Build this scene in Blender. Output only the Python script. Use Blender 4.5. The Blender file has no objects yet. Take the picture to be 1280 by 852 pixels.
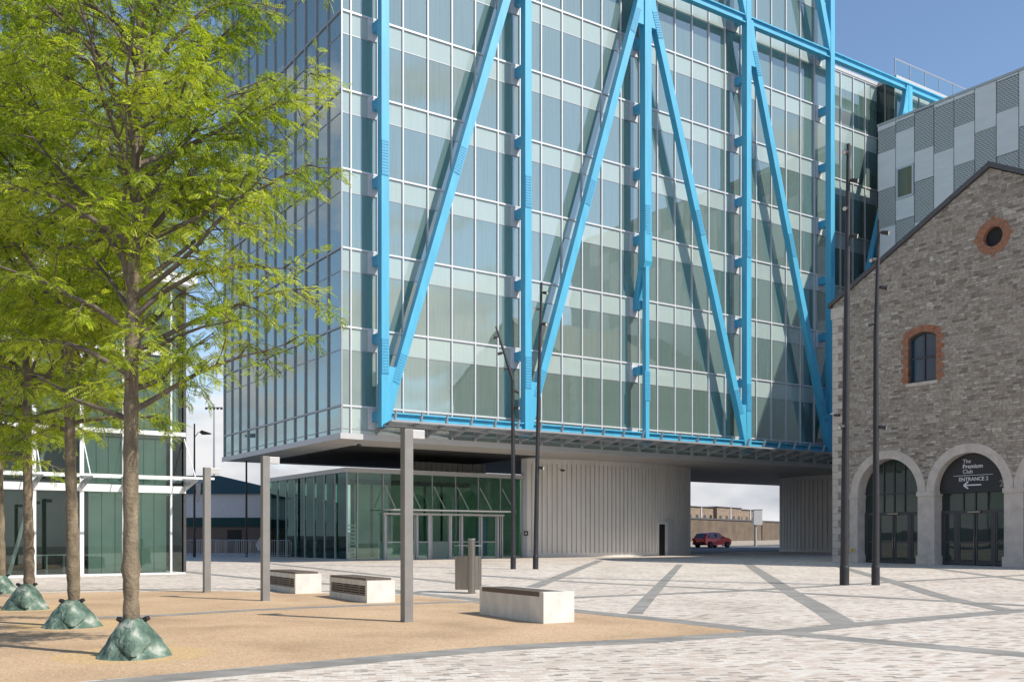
import bpy, bmesh, math, random
import numpy as np
from mathutils import Vector, Matrix, geometry
random.seed(7); RNG = np.random.default_rng(11)
C = bpy.context.scene.collection
SC = bpy.context.scene
R = math.radians

# ------------------------------------------------------------------ camera
F, CX, HZ, EYE = 1250.0, 640.0, 673.0, 1.6      # focal (px of 1280), centre, horizon row, eye height
SLOPE = 0.0064                                   # the square rises very gently away from the camera
cd = bpy.data.cameras.new('camera'); cam = bpy.data.objects.new('camera', cd); C.objects.link(cam)
cam.location = (0, 0, EYE); cam.rotation_euler = (R(90), 0, 0)
cd.sensor_width = 36; cd.lens = 36 * F / 1280; cd.shift_y = (HZ - 426) / 1280
cd.clip_start = 0.1; cd.clip_end = 5000
SC.camera = cam

# ------------------------------------------------------------------ light
SUN_EL = 45.0
TS = Vector((0.88 * math.cos(R(SUN_EL)), -0.475 * math.cos(R(SUN_EL)), math.sin(R(SUN_EL)))).normalized()
W = bpy.data.worlds.new('World'); SC.world = W; W.use_nodes = True
wn, wl = W.node_tree.nodes, W.node_tree.links
bg = wn['Background']; bg.inputs['Strength'].default_value = 0.127
sky = wn.new('ShaderNodeTexSky'); sky.sky_type = 'NISHITA'; sky.sun_disc = False
sky.sun_elevation = R(SUN_EL); sky.sun_rotation = math.atan2(TS.x, TS.y)
sky.air_density = 1.0; sky.dust_density = 0.3; sky.ozone_density = 2.3
tc = wn.new('ShaderNodeTexCoord')
sep = wn.new('ShaderNodeSeparateXYZ'); wl.new(tc.outputs['Generated'], sep.inputs[0])
mp = wn.new('ShaderNodeMapping'); mp.inputs['Scale'].default_value = (1, 1, 2.3); mp.inputs['Location'].default_value = (1.2, 4.7, .9)
wl.new(tc.outputs['Generated'], mp.inputs[0])
nz = wn.new('ShaderNodeTexNoise'); nz.inputs['Scale'].default_value = 4.2; nz.inputs['Detail'].default_value = 9; nz.inputs['Roughness'].default_value = .56
wl.new(mp.outputs[0], nz.inputs['Vector'])
mr = wn.new('ShaderNodeMapRange'); mr.inputs['From Min'].default_value = 0.0; mr.inputs['From Max'].default_value = .48
mr.inputs['To Min'].default_value = .27; mr.inputs['To Max'].default_value = -.15
wl.new(sep.outputs['Z'], mr.inputs['Value'])
ad = wn.new('ShaderNodeMath'); ad.operation = 'ADD'; wl.new(nz.outputs['Fac'], ad.inputs[0]); wl.new(mr.outputs[0], ad.inputs[1])
my = wn.new('ShaderNodeMath'); my.operation = 'MULTIPLY_ADD'; my.inputs[1].default_value = -.045; wl.new(sep.outputs['Y'], my.inputs[0]); wl.new(ad.outputs[0], my.inputs[2])
cr = wn.new('ShaderNodeValToRGB'); cr.color_ramp.elements[0].position = .51; cr.color_ramp.elements[1].position = .61
wl.new(my.outputs[0], cr.inputs[0])
nz2 = wn.new('ShaderNodeTexNoise'); nz2.inputs['Scale'].default_value = 7; nz2.inputs['Detail'].default_value = 6
wl.new(mp.outputs[0], nz2.inputs['Vector'])
cc = wn.new('ShaderNodeValToRGB'); cc.color_ramp.elements[0].color = (2.9, 3.1, 3.5, 1); cc.color_ramp.elements[1].color = (5.3, 5.3, 5.35, 1)
cc.color_ramp.elements[0].position = .38; cc.color_ramp.elements[1].position = .62
wl.new(nz2.outputs['Fac'], cc.inputs[0])
mx = wn.new('ShaderNodeMixRGB'); wl.new(cr.outputs[0], mx.inputs[0]); wl.new(sky.outputs[0], mx.inputs[1]); wl.new(cc.outputs[0], mx.inputs[2])
wl.new(mx.outputs[0], bg.inputs[0])
sd = bpy.data.lights.new('sun', 'SUN'); sd.energy = 4.4; sd.angle = R(.55); sd.color = (1, .925, .80)
sun = bpy.data.objects.new('sun', sd); C.objects.link(sun)
sun.rotation_euler = TS.to_track_quat('Z', 'Y').to_euler(); sun.location = (20, -20, 60)
VS = SC.view_settings; VS.view_transform = 'Standard'; VS.look = 'None'; VS.gamma = 1; VS.exposure = 0.42
VS.use_curve_mapping = False

# ------------------------------------------------------------------ frames
U = (0.8286, 0.5598); V = (-0.5598, 0.8286); ROT = math.atan2(U[1], U[0])
def G(p, q): return (p * U[0] + q * V[0], p * U[1] + q * V[1])
def gz(x, y): return SLOPE * y
def gnd(px, py):                                   # a photo pixel on the ground -> plan point
    Y = EYE * F / (py - HZ + SLOPE * F); return ((px - CX) / F * Y, Y)
def proj(x, y, z): return (CX + F * x / y, HZ - F * (z - EYE) / y)

# ------------------------------------------------------------------ materials
def nodes(name):
    m = bpy.data.materials.new(name); m.use_nodes = True
    n, l = m.node_tree.nodes, m.node_tree.links
    return m, n, l, n['Principled BSDF']
def mat(name, col, rough=.5, metal=0, var=.12, scale=6, bump=0, bscale=40, streak=(1, 1, 1), spec=.5, dirt=0):
    m, n, l, b = nodes(name)
    b.inputs['Roughness'].default_value = rough; b.inputs['Metallic'].default_value = metal
    b.inputs['Specular IOR Level'].default_value = spec
    t = n.new('ShaderNodeTexCoord'); mpn = n.new('ShaderNodeMapping'); mpn.inputs['Scale'].default_value = streak
    l.new(t.outputs['Object'], mpn.inputs[0])
    nt = n.new('ShaderNodeTexNoise'); nt.inputs['Scale'].default_value = scale; nt.inputs['Detail'].default_value = 6
    nt.inputs['Roughness'].default_value = .62
    l.new(mpn.outputs[0], nt.inputs['Vector'])
    r = n.new('ShaderNodeValToRGB'); r.color_ramp.elements[0].position = .3; r.color_ramp.elements[1].position = .7
    lo = [c * (1 - var) for c in col]; hi = [min(1, c * (1 + var)) for c in col]
    r.color_ramp.elements[0].color = (*lo, 1); r.color_ramp.elements[1].color = (*hi, 1)
    l.new(nt.outputs['Fac'], r.inputs[0]); l.new(r.outputs[0], b.inputs['Base Color'])
    if bump:
        n2 = n.new('ShaderNodeTexNoise'); n2.inputs['Scale'].default_value = bscale; n2.inputs['Detail'].default_value = 4
        l.new(t.outputs['Object'], n2.inputs['Vector'])
        bp = n.new('ShaderNodeBump'); bp.inputs['Strength'].default_value = bump; bp.inputs['Distance'].default_value = .02
        l.new(n2.outputs['Fac'], bp.inputs['Height']); l.new(bp.outputs[0], b.inputs['Normal'])
    return m
def ramp(n, stops, interp='CONSTANT'):
    r = n.new('ShaderNodeValToRGB'); e = r.color_ramp; e.interpolation = interp
    while len(e.elements) < len(stops): e.elements.new(.5)
    for k, (p, c) in enumerate(stops): e.elements[k].position = p; e.elements[k].color = (*c, 1)
    return r
def facade_glass(name, col, col2, spec=.9, tilt=.012, ior=1.75):
    m, n, l, b = nodes(name)
    b.inputs['Roughness'].default_value = .015; b.inputs['IOR'].default_value = ior; b.inputs['Specular IOR Level'].default_value = spec; b.inputs['Specular Tint'].default_value = (.94, 1, .95, 1)
    g = n.new('ShaderNodeNewGeometry'); t = n.new('ShaderNodeTexCoord')
    mpn = n.new('ShaderNodeMapping'); mpn.inputs['Scale'].default_value = (5, 5, .22); l.new(t.outputs['Object'], mpn.inputs[0])
    nt = n.new('ShaderNodeTexNoise'); nt.inputs['Scale'].default_value = 1.6; nt.inputs['Detail'].default_value = 5; l.new(mpn.outputs[0], nt.inputs['Vector'])
    m1 = n.new('ShaderNodeMath'); m1.operation = 'MULTIPLY_ADD'; m1.inputs[1].default_value = .75; l.new(g.outputs['Random Per Island'], m1.inputs[0])
    l.new(nt.outputs['Fac'], m1.inputs[2])
    r = ramp(n, [(.35, col), (1.0, col2)], 'LINEAR'); l.new(m1.outputs[0], r.inputs[0]); l.new(r.outputs[0], b.inputs['Base Color'])
    wnz = n.new('ShaderNodeTexWhiteNoise'); wnz.noise_dimensions = '1D'; l.new(g.outputs['Random Per Island'], wnz.inputs['W'])
    vs = n.new('ShaderNodeVectorMath'); vs.operation = 'SUBTRACT'; vs.inputs[1].default_value = (.5, .5, .5); l.new(wnz.outputs['Color'], vs.inputs[0])
    vm = n.new('ShaderNodeVectorMath'); vm.operation = 'SCALE'; vm.inputs['Scale'].default_value = tilt; l.new(vs.outputs[0], vm.inputs[0])
    n3 = n.new('ShaderNodeTexNoise'); n3.inputs['Scale'].default_value = .9; n3.inputs['Detail'].default_value = 1; l.new(t.outputs['Object'], n3.inputs['Vector'])
    v3 = n.new('ShaderNodeVectorMath'); v3.operation = 'SUBTRACT'; v3.inputs[1].default_value = (.5, .5, .5); l.new(n3.outputs['Color'], v3.inputs[0])
    v4 = n.new('ShaderNodeVectorMath'); v4.operation = 'SCALE'; v4.inputs['Scale'].default_value = .009; l.new(v3.outputs[0], v4.inputs[0])
    va = n.new('ShaderNodeVectorMath'); l.new(vm.outputs[0], va.inputs[0]); l.new(v4.outputs[0], va.inputs[1])
    vb = n.new('ShaderNodeVectorMath'); l.new(va.outputs[0], vb.inputs[0]); l.new(g.outputs['Normal'], vb.inputs[1])
    vn = n.new('ShaderNodeVectorMath'); vn.operation = 'NORMALIZE'; l.new(vb.outputs[0], vn.inputs[0]); l.new(vn.outputs[0], b.inputs['Normal'])
    return m
def clear_glass(name, tint, ior=1.5, extra=.04, gcol=(.95, 1, .98)):
    m, n, l, b = nodes(name); n.remove(b)
    tr = n.new('ShaderNodeBsdfTransparent'); tr.inputs[0].default_value = (*tint, 1)
    gl = n.new('ShaderNodeBsdfGlossy'); gl.inputs['Roughness'].default_value = .01; gl.inputs[0].default_value = (*gcol, 1)
    fr = n.new('ShaderNodeFresnel'); fr.inputs[0].default_value = ior
    a = n.new('ShaderNodeMath'); a.operation = 'ADD'; a.use_clamp = True; a.inputs[1].default_value = extra; l.new(fr.outputs[0], a.inputs[0])
    mxn = n.new('ShaderNodeMixShader'); l.new(a.outputs[0], mxn.inputs[0]); l.new(tr.outputs[0], mxn.inputs[1]); l.new(gl.outputs[0], mxn.inputs[2])
    l.new(mxn.outputs[0], n['Material Output'].inputs[0])
    return m

M = {}
M['vision'] = facade_glass('vision_glass', (.075, .130, .115), (.14, .200, .182), 1.0, .011, 2.25)
M['spandrel'] = facade_glass('spandrel_glass', (.31, .39, .38), (.37, .455, .44), .9, .007, ior=1.8)
M['sideglass'] = facade_glass('side_glass', (.075, .145, .14), (.12, .20, .195), 1.0, ior=2.3)
M['darkglass'] = facade_glass('dark_glass', (.012, .022, .02), (.03, .045, .04), .6, ior=1.5)
M['mullion'] = mat('mullion_metal', (.62, .63, .66), .4, .2, .05)
M['mullion_grey'] = mat('grey_mullion_metal', (.36, .38, .41), .42, .4, .06)
M['blue'] = mat('blue_paint', (.055, .365, .575), .5, 0, .13, 2.5, .08, 12, (1, 1, .12), spec=.35)
def coat(m, w=.28, r=.5, ior=1.8):
    b = m.node_tree.nodes['Principled BSDF']; b.inputs['Coat Weight'].default_value = w; b.inputs['Coat Roughness'].default_value = r; b.inputs['Coat IOR'].default_value = ior
coat(M['blue'])
M['bluebolt'] = mat('blue_bolt_paint', (.045, .32, .53), .5, 0, .12, spec=.4); coat(M['bluebolt'], .28)
M['soffit'] = mat('soffit_panel', (.40, .385, .37), .6, 0, .08, .8)
M['fascia'] = mat('fascia_metal', (.50, .50, .50), .45, .3, .05)
M['inner'] = mat('inner_dark', (.05, .055, .055), .8)
M['concrete'] = mat('ribbed_concrete', (.72, .70, .66), .85, 0, .09, 1.1, .12, 25, (1, 1, .2))
M['greypanel'] = mat('grey_render', (.55, .56, .58), .6, 0, .05)
M['cglass'] = clear_glass('balustrade_glass', (.93, .97, .96), 1.12, .01)
def frosted(name, col, tr):
    m, n, l, b = nodes(name); n.remove(b)
    t = n.new('ShaderNodeBsdfTransparent'); t.inputs[0].default_value = (*col, 1); d = n.new('ShaderNodeBsdfDiffuse'); d.inputs[0].default_value = (*[c * .8 for c in col], 1)
    tl = n.new('ShaderNodeBsdfTranslucent'); tl.inputs[0].default_value = (*col, 1); g = n.new('ShaderNodeBsdfGlossy'); g.inputs['Roughness'].default_value = .05
    fr = n.new('ShaderNodeFresnel'); fr.inputs[0].default_value = 1.5
    m1 = n.new('ShaderNodeMixShader'); m1.inputs[0].default_value = .7; l.new(d.outputs[0], m1.inputs[1]); l.new(tl.outputs[0], m1.inputs[2])
    m2 = n.new('ShaderNodeMixShader'); m2.inputs[0].default_value = tr; l.new(m1.outputs[0], m2.inputs[1]); l.new(t.outputs[0], m2.inputs[2])
    m3 = n.new('ShaderNodeMixShader'); l.new(fr.outputs[0], m3.inputs[0]); l.new(m2.outputs[0], m3.inputs[1]); l.new(g.outputs[0], m3.inputs[2])
    l.new(m3.outputs[0], n['Material Output'].inputs[0]); return m
M['pavside'] = clear_glass('lobby_side_glass', (.76, .89, .83), 1.5, .01, (.62, .92, .84))
M['pavglass'] = clear_glass('lobby_glass', (.70, .88, .78), 1.5, .03)
M['frost'] = frosted('frosted_canopy_glass', (.56, .78, .73), .42)
M['pglass'] = clear_glass('pavilion_glass', (.86, .94, .89), 1.5, .02)
M['white'] = mat('white_metal', (.74, .75, .76), .4, 0, .04)
M['steel'] = mat('stainless_steel', (.27, .25, .22), .32, .9, .12, 3, 0, 40, (1, 1, .2))
M['post'] = mat('post_metal', (.215, .21, .205), .5, .15, .1, 4)
M['lampdark'] = mat('lamp_post_paint', (.030, .030, .034), .5, .2, .25, 3)
M['lens'] = mat('lamp_lens', (.55, .55, .5), .2)
M['benchstone'] = mat('bench_concrete', (.62, .61, .58), .75, 0, .14, 4, .15, 60, (1, 1, .5))
M['timber'] = mat('dark_timber', (.10, .075, .06), .6, 0, .3, 5, .2, 50, (1, 8, 1))
M['grille'] = mat('grille_timber', (.22, .18, .15), .6, 0, .2, 5)
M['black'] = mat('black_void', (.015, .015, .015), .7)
M['bark'] = mat('bark', (.18, .145, .10), .9, 0, .5, 9, 1.0, 26, (1, 1, .35))
M['twig'] = mat('twig_bark', (.12, .098, .078), .9, 0, .3, 9)
M['doorframe'] = mat('door_frame_dark', (.06, .062, .066), .45, .2)
M['doorframe_grey'] = mat('door_frame_grey', (.50, .51, .53), .45, .2)
M['ashlar'] = mat('ashlar_stone', (.55, .49, .43), .9, 0, .16, 2.2, .3, 30)
M['slate'] = mat('slate', (.09, .09, .095), .7, 0, .2, 6)
M['redbrick'] = None
M['signblack'] = mat('sign_black', (.022, .022, .024), .5)
M['lettering'] = mat('sign_lettering', (.72, .72, .72), .6)
M['lettering_grey'] = mat('sign_lettering_grey', (.30, .30, .30), .6)
M['clad'] = mat('cladding_metal', (.78, .775, .76), .5, .05, .06, .7, 0, 40, (.6, .6, 3))
M['greenpanel'] = mat('green_panel', (.50, .62, .53), .5, 0, .08, 2)
M['blindgap'] = mat('green_panel_gap', (.03, .06, .05), .6)
M['floor'] = mat('interior_floor', (.30, .29, .27), .5)
M['teal'] = mat('teal_cladding', (.014, .062, .058), .85, 0, .1)
M['whiteclad'] = mat('white_ribbed_cladding', (.62, .63, .65), .5, .1, .06)
M['brownbrick'] = mat('brown_brick', (.17, .125, .10), .9, 0, .3, 9)
M['galv'] = mat('galvanised_steel', (.42, .43, .45), .4, .7, .12)
M['carred'] = mat('red_car_paint', (.62, .018, .035), .22, .2, .05, 3, spec=.8)
M['carsilver'] = mat('silver_car_paint', (.70, .71, .73), .3, .1, .05, 3)
M['tyre'] = mat('tyre_rubber', (.02, .02, .02), .8)
M['tail'] = mat('tail_light', (.45, .02, .02), .25)
M['carglass'] = mat('car_glass', (.02, .025, .03), .06, 0, .1, 3, spec=.9)
M['yellow'] = mat('yellow_sign', (.75, .50, .04), .5)
M['asphalt'] = mat('asphalt', (.062, .062, .066), .85, 0, .2, 3, .3, 90)
M['kerb'] = mat('kerb_stone', (.36, .35, .33), .8)
M['verge'] = mat('verge_paving', (.30, .27, .23), .9, 0, .15, 2)
M['limewall'] = mat('weathered_wall', (.13, .10, .075), .95, 0, .3, .7, .2, 12)
M['banner'] = mat('banner_cloth', (.42, .40, .36), .8)
M['bluebanner'] = mat('blue_banner', (.02, .22, .42), .6)
M['granite'] = None
M['mulch'] = mat('tree_pit_gravel', (.50, .35, .19), .95, 0, .3, 30, .6, 60)

def sett_material():
    m, n, l, b = nodes('granite_setts'); b.inputs['Roughness'].default_value = .72
    t = n.new('ShaderNodeTexCoord'); mpn = n.new('ShaderNodeMapping'); mpn.inputs['Rotation'].default_value = (0, 0, R(-9)); l.new(t.outputs['Object'], mpn.inputs[0])
    bt = n.new('ShaderNodeTexBrick'); bt.inputs['Scale'].default_value = 1; bt.inputs['Brick Width'].default_value = .165; bt.inputs['Row Height'].default_value = .082
    bt.inputs['Mortar Size'].default_value = .006; bt.inputs['Mortar Smooth'].default_value = .3
    bt.inputs['Color1'].default_value = (0, 0, 0, 1); bt.inputs['Color2'].default_value = (1, 1, 1, 1); bt.inputs['Mortar'].default_value = (.5, .5, .5, 1)
    bt.offset = .5; l.new(mpn.outputs[0], bt.inputs['Vector'])
    r = ramp(n, [(0, (.25, .23, .21)), (.07, (.50, .435, .385)), (.28, (.565, .52, .475)), (.50, (.60, .575, .54)), (.72, (.51, .44, .385)), (.84, (.64, .615, .58)), (.94, (.32, .285, .255))])
    l.new(bt.outputs['Color'], r.inputs[0])
    nt = n.new('ShaderNodeTexNoise'); nt.inputs['Scale'].default_value = .35; nt.inputs['Detail'].default_value = 8; l.new(t.outputs['Object'], nt.inputs['Vector'])
    r2 = ramp(n, [(.3, (.80, .765, .73)), (.5, (.98, .95, .92)), (.7, (1.05, 1.03, 1.01))], 'LINEAR'); l.new(nt.outputs['Fac'], r2.inputs[0])
    mu = n.new('ShaderNodeMixRGB'); mu.blend_type = 'MULTIPLY'; mu.inputs[0].default_value = 1; l.new(r.outputs[0], mu.inputs[1]); l.new(r2.outputs[0], mu.inputs[2])
    mo = n.new('ShaderNodeMixRGB'); l.new(bt.outputs['Fac'], mo.inputs[0]); l.new(mu.outputs[0], mo.inputs[1]); mo.inputs[2].default_value = (.44, .41, .375, 1)
    l.new(mo.outputs[0], b.inputs['Base Color'])
    bp = n.new('ShaderNodeBump'); bp.inputs['Strength'].default_value = .35; bp.inputs['Distance'].default_value = .01; bp.invert = True
    l.new(bt.outputs['Fac'], bp.inputs['Height']); l.new(bp.outputs[0], b.inputs['Normal'])
    return m
M['setts'] = sett_material()
def band_material():
    m, n, l, b = nodes('granite_band'); b.inputs['Roughness'].default_value = .7
    t = n.new('ShaderNodeTexCoord'); bt = n.new('ShaderNodeTexBrick'); bt.inputs['Scale'].default_value = 1; bt.inputs['Brick Width'].default_value = .6; bt.inputs['Row Height'].default_value = .2
    bt.inputs['Mortar Size'].default_value = .005; bt.inputs['Color1'].default_value = (.19, .19, .185, 1); bt.inputs['Color2'].default_value = (.27, .265, .255, 1); bt.inputs['Mortar'].default_value = (.30, .28, .26, 1)
    mpn = n.new('ShaderNodeMapping'); mpn.inputs['Rotation'].default_value = (0, 0, R(12)); l.new(t.outputs['Object'], mpn.inputs[0]); l.new(mpn.outputs[0], bt.inputs['Vector'])
    nt = n.new('ShaderNodeTexNoise'); nt.inputs['Scale'].default_value = 1.2; nt.inputs['Detail'].default_value = 9; nt.inputs['Roughness'].default_value = .7; l.new(t.outputs['Object'], nt.inputs['Vector'])
    r2 = ramp(n, [(.3, (.82, .80, .78)), (.7, (1.15, 1.14, 1.12))], 'LINEAR'); l.new(nt.outputs['Fac'], r2.inputs[0])
    mu = n.new('ShaderNodeMixRGB'); mu.blend_type = 'MULTIPLY'; mu.inputs[0].default_value = 1; l.new(bt.outputs['Color'], mu.inputs[1]); l.new(r2.outputs[0], mu.inputs[2]); l.new(mu.outputs[0], b.inputs['Base Color'])
    return m
M['granite'] = band_material()
def gravel_material():
    m, n, l, b = nodes('resin_gravel'); b.inputs['Roughness'].default_value = .9
    t = n.new('ShaderNodeTexCoord')
    vt = n.new('ShaderNodeTexVoronoi'); vt.inputs['Scale'].default_value = 42; l.new(t.outputs['Object'], vt.inputs['Vector'])
    r = ramp(n, [(0, (.40, .265, .155)), (.35, (.455, .315, .195)), (.7, (.495, .355, .23)), (.93, (.54, .415, .285))], 'LINEAR')
    sx = n.new('ShaderNodeSeparateColor'); l.new(vt.outputs['Color'], sx.inputs[0]); l.new(sx.outputs[0], r.inputs[0])
    nt = n.new('ShaderNodeTexNoise'); nt.inputs['Scale'].default_value = .5; nt.inputs['Detail'].default_value = 7; l.new(t.outputs['Object'], nt.inputs['Vector'])
    nt.inputs['Distortion'].default_value = .6; r2 = ramp(n, [(.3, (.74, .72, .69)), (.48, (.93, .92, .91)), (.7, (1.04, 1.05, 1.06))], 'LINEAR'); l.new(nt.outputs['Fac'], r2.inputs[0])
    mu = n.new('ShaderNodeMixRGB'); mu.blend_type = 'MULTIPLY'; mu.inputs[0].default_value = 1; l.new(r.outputs[0], mu.inputs[1]); l.new(r2.outputs[0], mu.inputs[2])
    l.new(mu.outputs[0], b.inputs['Base Color'])
    bp = n.new('ShaderNodeBump'); bp.inputs['Strength'].default_value = .4; bp.inputs['Distance'].default_value = .01
    l.new(vt.outputs['Distance'], bp.inputs['Height']); l.new(bp.outputs[0], b.inputs['Normal'])
    return m
M['gravel'] = gravel_material()
def rubble_material(name, along, w, h, stops, mortar, distort=.05, bumpd=.03, msize=.012):
    # courses on a wall whose horizontal direction is axis `along` (0 or 1) and whose height is z
    m, n, l, b = nodes(name); b.inputs['Roughness'].default_value = .92
    t = n.new('ShaderNodeTexCoord'); s = n.new('ShaderNodeSeparateXYZ'); l.new(t.outputs['Object'], s.inputs[0])
    nd = n.new('ShaderNodeTexNoise'); nd.inputs['Scale'].default_value = .8; nd.inputs['Detail'].default_value = 3; l.new(t.outputs['Object'], nd.inputs['Vector'])
    cb = n.new('ShaderNodeCombineXYZ'); l.new(s.outputs[along], cb.inputs[0]); l.new(s.outputs[2], cb.inputs[1])
    dv = n.new('ShaderNodeVectorMath'); dv.operation = 'SCALE'; dv.inputs['Scale'].default_value = distort; l.new(nd.outputs['Color'], dv.inputs[0])
    av = n.new('ShaderNodeVectorMath'); l.new(cb.outputs[0], av.inputs[0]); l.new(dv.outputs[0], av.inputs[1])
    def brick(w, h, off):
        bt = n.new('ShaderNodeTexBrick'); bt.inputs['Scale'].default_value = 1; bt.inputs['Brick Width'].default_value = w; bt.inputs['Row Height'].default_value = h
        bt.inputs['Mortar Size'].default_value = msize; bt.inputs['Mortar Smooth'].default_value = .4; bt.offset = off; bt.squash = .75; bt.squash_frequency = 3
        bt.inputs['Color1'].default_value = (0, 0, 0, 1); bt.inputs['Color2'].default_value = (1, 1, 1, 1); bt.inputs['Mortar'].default_value = (.5, .5, .5, 1)
        l.new(av.outputs[0], bt.inputs['Vector']); return bt
    b1, b2 = brick(w, h, .43), brick(w * 1.7, h * 2, .3)
    n4 = n.new('ShaderNodeTexNoise'); n4.inputs['Scale'].default_value = .9; n4.inputs['Detail'].default_value = 0; l.new(cb.outputs[0], n4.inputs['Vector'])
    sw = n.new('ShaderNodeMath'); sw.operation = 'GREATER_THAN'; sw.inputs[1].default_value = .64; l.new(n4.outputs['Fac'], sw.inputs[0])
    mc = n.new('ShaderNodeMixRGB'); l.new(sw.outputs[0], mc.inputs[0]); l.new(b1.outputs['Color'], mc.inputs[1]); l.new(b2.outputs['Color'], mc.inputs[2])
    mf = n.new('ShaderNodeMixRGB'); l.new(sw.outputs[0], mf.inputs[0]); l.new(b1.outputs['Fac'], mf.inputs[1]); l.new(b2.outputs['Fac'], mf.inputs[2])
    r = ramp(n, stops, 'LINEAR'); l.new(mc.outputs[0], r.inputs[0])
    n5 = n.new('ShaderNodeTexNoise'); n5.inputs['Scale'].default_value = 6; n5.inputs['Detail'].default_value = 8; l.new(t.outputs['Object'], n5.inputs['Vector'])
    r5 = ramp(n, [(.25, (.62, .62, .62)), (.75, (1.2, 1.19, 1.17))], 'LINEAR'); l.new(n5.outputs['Fac'], r5.inputs[0])
    mu = n.new('ShaderNodeMixRGB'); mu.blend_type = 'MULTIPLY'; mu.inputs[0].default_value = 1; l.new(r.outputs[0], mu.inputs[1]); l.new(r5.outputs[0], mu.inputs[2])
    mo = n.new('ShaderNodeMixRGB'); l.new(mf.outputs[0], mo.inputs[0]); l.new(mu.outputs[0], mo.inputs[1]); mo.inputs[2].default_value = (*mortar, 1)
    l.new(mo.outputs[0], b.inputs['Base Color'])
    hh = n.new('ShaderNodeMath'); hh.operation = 'MULTIPLY_ADD'; hh.inputs[1].default_value = -1.2; l.new(mf.outputs[0], hh.inputs[0]); l.new(n5.outputs['Fac'], hh.inputs[2])
    bp = n.new('ShaderNodeBump'); bp.inputs['Strength'].default_value = .8; bp.inputs['Distance'].default_value = bumpd
    l.new(hh.outputs[0], bp.inputs['Height']); l.new(bp.outputs[0], b.inputs['Normal'])
    return m
M['rubble'] = rubble_material('rubble_stone', 1, .40, .125, [(0, (.22, .185, .15)), (.25, (.385, .335, .28)), (.55, (.47, .415, .35)), (.8, (.33, .275, .22)), (1, (.58, .53, .46))], (.30, .265, .23), .07, .06)
M['redbrick'] = rubble_material('red_brick', 1, .22, .075, [(0, (.30, .105, .05)), (.5, (.42, .17, .08)), (1, (.34, .14, .08))], (.30, .25, .22), .01, .01, .008)
M['housebrick'] = rubble_material('house_brick', 0, .6, .25, [(0, (.22, .16, .12)), (.5, (.32, .24, .18)), (1, (.27, .20, .15))], (.30, .26, .22), .04, .02)
def perforated_material():
    m, n, l, b = nodes('perforated_mesh'); b.inputs['Roughness'].default_value = .5; b.inputs['Metallic'].default_value = .3
    t = n.new('ShaderNodeTexCoord'); s = n.new('ShaderNodeSeparateXYZ'); l.new(t.outputs['Object'], s.inputs[0])
    cb = n.new('ShaderNodeCombineXYZ'); l.new(s.outputs[1], cb.inputs[0]); l.new(s.outputs[2], cb.inputs[1])
    bt = n.new('ShaderNodeTexBrick'); bt.inputs['Scale'].default_value = 1; bt.inputs['Brick Width'].default_value = .24; bt.inputs['Row Height'].default_value = .13
    bt.inputs['Mortar Size'].default_value = .035; bt.inputs['Mortar Smooth'].default_value = .3
    bt.inputs['Color1'].default_value = (.22, .22, .215, 1); bt.inputs['Color2'].default_value = (.28, .28, .275, 1); bt.inputs['Mortar'].default_value = (.60, .595, .58, 1)
    l.new(cb.outputs[0], bt.inputs['Vector']); l.new(bt.outputs['Color'], b.inputs['Base Color'])
    bp = n.new('ShaderNodeBump'); bp.inputs['Strength'].default_value = .7; bp.inputs['Distance'].default_value = .03; l.new(bt.outputs['Fac'], bp.inputs['Height']); l.new(bp.outputs[0], b.inputs['Normal'])
    return m
M['perf'] = perforated_material()
def bag_material():
    m, n, l, b = nodes('watering_bag_fabric'); b.inputs['Roughness'].default_value = .6
    t = n.new('ShaderNodeTexCoord')
    nt = n.new('ShaderNodeTexNoise'); nt.inputs['Scale'].default_value = 4.5; nt.inputs['Detail'].default_value = 3; nt.inputs['Roughness'].default_value = .5; l.new(t.outputs['Object'], nt.inputs['Vector'])
    r = ramp(n, [(.30, (.035, .065, .052)), (.46, (.075, .135, .105)), (.58, (.15, .22, .18)), (.70, (.38, .40, .36))], 'LINEAR'); l.new(nt.outputs['Fac'], r.inputs[0]); l.new(r.outputs[0], b.inputs['Base Color'])
    n2 = n.new('ShaderNodeTexNoise'); n2.inputs['Scale'].default_value = 9; n2.inputs['Detail'].default_value = 6; n2.inputs['Distortion'].default_value = 1.2; l.new(t.outputs['Object'], n2.inputs['Vector'])
    bp = n.new('ShaderNodeBump'); bp.inputs['Strength'].default_value = .9; bp.inputs['Distance'].default_value = .05; l.new(n2.outputs['Fac'], bp.inputs['Height']); l.new(bp.outputs[0], b.inputs['Normal'])
    return m
M['bag'] = bag_material()
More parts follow.
